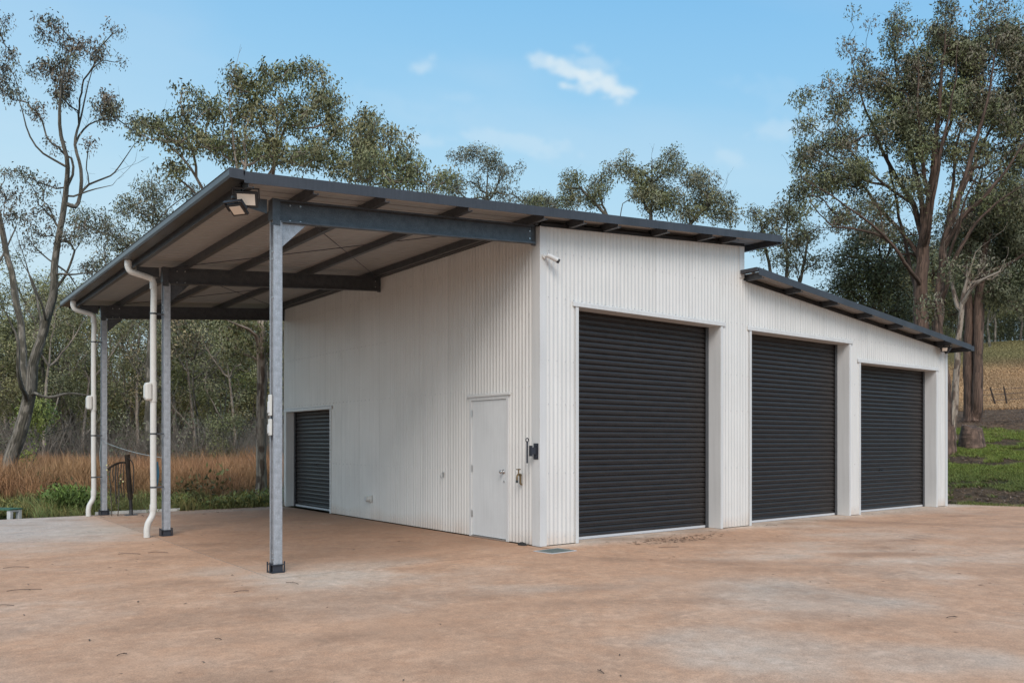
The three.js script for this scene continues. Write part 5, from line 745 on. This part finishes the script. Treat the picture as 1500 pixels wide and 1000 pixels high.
// low plant of small broad leaves on short stems
function leafy(n, h, L, W, spread, c, seed) {
  const r = rng(seed), pos = [], col = [];
  for (let i = 0; i < n; i++) { const a = r() * 6.28, d = spread * Math.sqrt(r()), y = h * Math.pow(r(), 1.3) * (1 - 0.5 * d / spread) + 0.01, p = V(Math.cos(a) * d, y, Math.sin(a) * d), dir = V(r() - 0.5, 0.15 + r() * 0.9 - 0.3, r() - 0.5).normalize(), s = dir.clone().cross(V(r() - 0.5, r(), r() - 0.5)).normalize().multiplyScalar(W * (0.6 + 0.8 * r()) / 2), l = L * (0.6 + 0.8 * r()), e = p.clone().addScaledVector(dir, l), m = p.clone().addScaledVector(dir, l * 0.5), k = (0.7 + 0.6 * r()) * (0.6 + 0.6 * y / h);
    for (const v of [p, m.clone().add(s), e, p, e, m.clone().sub(s)]) { pos.push(v.x, v.y, v.z); col.push(c[0] * k, c[1] * k, c[2] * k); } }
  const g = new THREE.BufferGeometry(); g.setAttribute('position', new THREE.Float32BufferAttribute(pos, 3)); g.setAttribute('color', new THREE.Float32BufferAttribute(col, 3)); g.computeVertexNormals(); return g;
}
{
  const r = rng(505), bench = onGround(12, 759, 0), inSlab = (p) => (p.z > -9.12 && p.x < 12.2) || (Math.abs(p.x - bench.x + 0.1) < 0.6 && p.z > bench.z - 0.75);
  // brown grass left
  const L = [], C = []; for (let i = 0; i < 9000; i++) { const D = 19.5 + 24 * Math.pow(r(), 0.75), px = -170 + 640 * r(), p = at(px, 647, D); if (p.z > -10.3) continue; const n = fbm(p.x * 0.35 + 3, p.z * 0.35, 4); if (r() > sstep(-10.2, -13.5, p.z) * sstep(0.30, 0.55, n)) continue; p.y = height(p.x, p.z) - 0.02; const s = (0.45 + 0.75 * r() * (0.5 + n)) * (0.45 + 0.55 * sstep(-11, -15, p.z)); L.push(mat4(p, r() * 6.28, s, (r() - 0.5) * 0.3)); const k = 0.65 + 0.6 * r(), u = fbm(p.x * 0.25 + 40, p.z * 0.25 + 7, 3); C.push([k * lerp(1.1, 0.85, u), k * lerp(0.92, 1.15, u), k]); }
  scatter('dry_grass', 'red brown dry grass between the slab and the woodland on the left', 'grass', tuft(44, 0.85, 0.0065, 0.26, 0.42, [0.47, 0.23, 0.112], [0.24, 0.12, 0.06], 1), M.blade, L, C);
  { const Bs = [], Bc = []; for (let i = 0; i < 330; i++) { const D = 20 + 17 * r(), px = -120 + 560 * r(), p = at(px, 647, D); if (p.z > -10.5 || fbm(p.x * 0.4 + 60, p.z * 0.4, 3) < 0.47) continue; p.y = height(p.x, p.z); Bs.push(mat4(p, r() * 6.28, 1.0 + 1.6 * r(), 0, 0.9 + 1.5 * r())); const k = 0.35 + 0.5 * r(); Bc.push([k * (0.9 + 0.4 * r()), k, k * 0.9]); } scatter('low_shrubs', 'dull olive shrubs scattered through the brown grass on the left', 'shrubs', leafy(70, 0.42, 0.07, 0.028, 0.28, [0.19, 0.19, 0.075], 8), M.blade, Bs, Bc); }
  // green weeds along the slab edge
  const G = [], GC = []; for (let i = 0; i < 6200; i++) { const x = -15 + 24 * r(), z = -9.14 - 6.5 * Math.pow(r(), 1.2); if (inSlab({ x, z })) continue; const n = fbm(x * 0.6 + 9, z * 0.6, 4); if (r() > (1.25 - sstep(-12, -15.5, z)) * sstep(0.40, 0.58, n)) continue; G.push(mat4(V(x, height(x, z) - 0.02, z), r() * 6.28, (0.55 + 0.8 * r()) * (0.6 + 0.9 * sstep(0.4, 0.7, n)))); const k = 0.7 + 0.6 * r(), y = r() * 0.5; GC.push([k * (0.75 + y * 1.1), k, k * 0.9]); }
  scatter('weeds', 'low green weeds along the rear edge of the slab', 'weeds', leafy(34, 0.30, 0.075, 0.024, 0.24, [0.215, 0.225, 0.07], 2), M.blade, G, GC);
  { const E = [], EC = []; for (let i = 0; i < 6500; i++) { const x = -16 + 25 * r(), z = -9.12 - 4.6 * Math.pow(r(), 1.1); if (inSlab({ x, z }) || fbm(x * 0.8 + 21, z * 0.8, 3) < 0.40) continue; E.push(mat4(V(x, height(x, z) - 0.01, z), r() * 6.28, 0.5 + 1.1 * r() * r())); const k = 0.7 + 0.6 * r(), u = r(); EC.push([k * lerp(0.8, 1.35, u), k * lerp(1, 0.95, u), k * 0.9]); }
    scatter('edge_grass', 'loose yellow green grass between the weeds along the slab edge', 'grass', tuft(30, 0.30, 0.005, 0.16, 0.2, [0.21, 0.225, 0.075], [0.10, 0.105, 0.04], 6), M.blade, E, EC); }
  // a lush clump by the rear downpipe
  const K = [], KC = []; for (let i = 0; i < 60; i++) { const b = at(104 + 26 * (r() - 0.5) * 2, 647, 16.6 + 1.0 * r()); if (b.z > -9.12) continue; K.push(mat4(V(b.x, height(b.x, b.z), b.z), r() * 6.28, 0.9 + 0.7 * r())); const k = 0.8 + 0.5 * r(); KC.push([k * 0.85, k * 1.05, k * 0.7]); }
  scatter('tall_weeds', 'lush green weed clump behind the foot of the rear downpipe', 'weeds', leafy(60, 0.5, 0.10, 0.02, 0.2, [0.13, 0.16, 0.05], 3), M.blade, K, KC);
  // lawn on the bank, right
  const R = [], RC = []; for (let i = 0; i < 52000; i++) { const px = 1345 + 210 * r(), D = 17.8 + 17 * Math.pow(r(), 0.8), p = at(px, 647, D); if (p.x < 12.1) continue; const t = hillT(p.x, p.z); if (t < 21.2) continue; const bare = lawnBare(p.x, p.z, t); if (r() < bare * 1.06 - 0.03 || r() < sstep(30.5, 34, t + (fbm(p.x * 0.13 + 30, p.z * 0.13, 4) - 0.5) * 7)) continue; p.y = height(p.x, p.z) - 0.01; R.push(mat4(p, r() * 6.28, 0.5 + 0.9 * r())); const k = 0.65 + 0.7 * r(); const yl = sstep(24, 27, t); RC.push([k * lerp(0.75, 1.02, yl) * (0.85 + 0.3 * r()), k * lerp(0.8, 1.1, yl), k * 0.7]); }
  scatter('lawn_grass', 'short bright green grass on the bank right of the shed', 'grass', tuft(12, 0.075, 0.006, 0.08, 0.05, [0.20, 0.225, 0.06], [0.085, 0.092, 0.03], 4), M.blade, R, RC);
  // dry hillside grass
  const H = [], HC = []; for (let i = 0; i < 30000; i++) { const px = 1345 + 200 * r(), D = 44 + 46 * Math.pow(r(), 0.9), p = at(px, 647, D), t = hillT(p.x, p.z); p.y = height(p.x, p.z) - 0.02; const u = sstep(78, 92, t + 10 * (fbm(p.x * 0.1, p.z * 0.1, 3) - 0.5)); H.push(mat4(p, r() * 6.28, 0.7 + 0.7 * r())); const k = (0.75 + 0.5 * r()) * (0.6 + 0.8 * fbm(p.x * 0.22 + 5, p.z * 0.22, 4)); HC.push([k * lerp(1, 0.5, u), k * lerp(1, 0.68, u), k * lerp(1, 0.55, u)]); }
  scatter('hill_grass', 'straw coloured grass on the hillside right of the shed', 'grass', tuft(14, 0.13, 0.012, 0.42, 0.16, [0.50, 0.31, 0.155], [0.30, 0.175, 0.085], 5), M.blade, H, HC);
}
{ // old fence on the hill
  const f = []; const posts = [[1461, 597, 571, 1451, 'leaning dark fence post on the hillside, the left one of two'], [1477, 598, 568, 1471, 'upright dark fence post on the hillside, the right one of two'], [1522, 600, 572, 1520, 'dark fence post beyond the right end of the view']];
  for (const [x0, , , x1, lab] of posts.slice(0, 2)) { const D = 50, b = treeBase(x0, D), t = thing('fence_post', lab, 'fence post', b); const e = V(0, 1.25, 0).addScaledVector(RIGHT, (x1 - x0) / FOCAL * D); mesh('post', cyl(0.055, 0.045, V(0, -0.1, 0), e, 7), M.twig, t); f.push([b, e]); }
  const A = treeBase(1420, 50), Bq = treeBase(1540, 50), w = thing('fence_wire', 'thin fence wires strung between the hillside fence posts', 'fence wire', V(0, 0, 0)); for (const h of [0.45, 0.8, 1.1]) mesh('wire', tube([A.clone().add(V(0, h, 0)), ...f.map(([b, e]) => b.clone().addScaledVector(e, h / 1.25)), Bq.clone().add(V(0, h, 0))], 0.012, 4, 20), M.iron, w);
}
// ------------------------------------------------------------------ litter on the concrete
{
  const r = rng(606), leafG = new THREE.BufferGeometry(); leafG.setAttribute('position', new THREE.Float32BufferAttribute([0, 0, 0, 0.03, 0.006, 0.009, 0.085, 0.004, 0, 0, 0, 0, 0.085, 0.004, 0, 0.03, 0.006, -0.009], 3)); leafG.computeVertexNormals();
  const L = [], C = []; const put = (x, z, s) => { L.push(mat4(V(x, 0.004, z), r() * 6.28, s)); const k = 0.5 + 0.9 * r(); C.push([0.10 * k, 0.068 * k, 0.045 * k]); };
  for (let i = 0; i < 1100; i++) { const x = -13 + 25 * r(), z = -8.9 + 16.5 * r(); if (x > -0.1 && z < 0.05) continue; if (x < -0.1 && x > -3.8 && r() < 0.6) continue; put(x, z, 0.2 + 0.75 * r() * r()); }
  for (let i = 0; i < 1500; i++) { const x = -11 + 23 * r(), z = -8.9 + 15.5 * r(); if (x > -0.1 && z < 0.05) continue; put(x, z, 0.08 + 0.14 * r()); }
  for (let i = 0; i < 220; i++) { const a = r() * 6.28, d = Math.sqrt(r()); put(2.2 + Math.cos(a) * d * 1.0, 0.55 + Math.sin(a) * d * 0.28, 0.3 + 0.7 * r()); }
  for (let i = 0; i < 60; i++) put(0.9 + 10.6 * r(), 0.08 + 0.25 * r() * r(), 0.3 + 0.5 * r());
  for (let i = 0; i < 50; i++) put(-3.9 + 3.6 * r(), -8.9 + 1.2 * r(), 0.4 + 0.9 * r());
  scatter('leaf_litter', 'scattered dry brown gum leaves on the concrete', 'leaf litter', leafG, M.leaf, L, C);
  { const B = [], BC = []; for (let i = 0; i < 5200; i++) { const px = 1370 + 160 * r(), D = 18.2 + 30 * r() * Math.sqrt(r()), p = at(px, 647, D); if (p.x < 12.2 || hillT(p.x, p.z) < 21.3) continue; p.y = height(p.x, p.z) + 0.02; B.push(mat4(p, r() * 6.28, 0.6 + 1.4 * r(), (r() - 0.5) * 0.8)); const k = 0.4 + 1.9 * r() * r(); BC.push([0.20 * k, 0.13 * k, 0.085 * k]); } scatter('bank_litter', 'fallen gum leaves and bark strips on the grass bank right of the shed', 'leaf litter', leafG, M.leaf, B, BC); }
  for (const [px, py, len, a] of [[23, 832, 0.26, 0.4], [35, 865, 0.30, 0.3], [6, 888, 0.16, 0.1], [189, 812, 0.28, 0.05], [231, 810, 0.26, 0], [428, 855, 0.17, 2.6], [353, 867, 0.14, 0.5], [178, 960, 0.07, 0.9], [319, 937, 0.06, 2.8], [980, 802, 0.3, 0.2], [1130, 770, 0.2, 0.1], [880, 985, 0.08, 2], [1395, 905, 0.1, 0.2]]) {
    const p = onGround(px, py, 0), t = thing('twig', 'small dry curved twig lying on the stained concrete', 'twig', V(p.x, 0.006, p.z), 'dry twigs on the concrete', a - 0.65), c = (r() - 0.5) * (r() < 0.5 ? 0.1 : 0.4) * len;
    mesh('stick', tube([V(-len / 2, 0, 0), V(-len * 0.2, 0.008, c), V(len * 0.2, 0.006, c * 0.6), V(len / 2, 0.002, -c * 0.6)], 0.0027, 5, 10), M.twig, t); if (r() > 0.4) mesh('side_shoot', tube([V(0, 0.006, c), V(len * 0.15, 0.012, c + len * 0.14), V(len * 0.22, 0.008, c + len * 0.2)], 0.0022, 4, 6), M.twig, t);
  }
}

const renderer = new THREE.WebGLRenderer({ antialias: true });
renderer.setSize(1024, 682);
renderer.outputColorSpace = THREE.SRGBColorSpace;
renderer.toneMapping = THREE.LinearToneMapping;
renderer.toneMappingExposure = EXPOSURE;
renderer.shadowMap.enabled = true;
renderer.render(scene, camera);
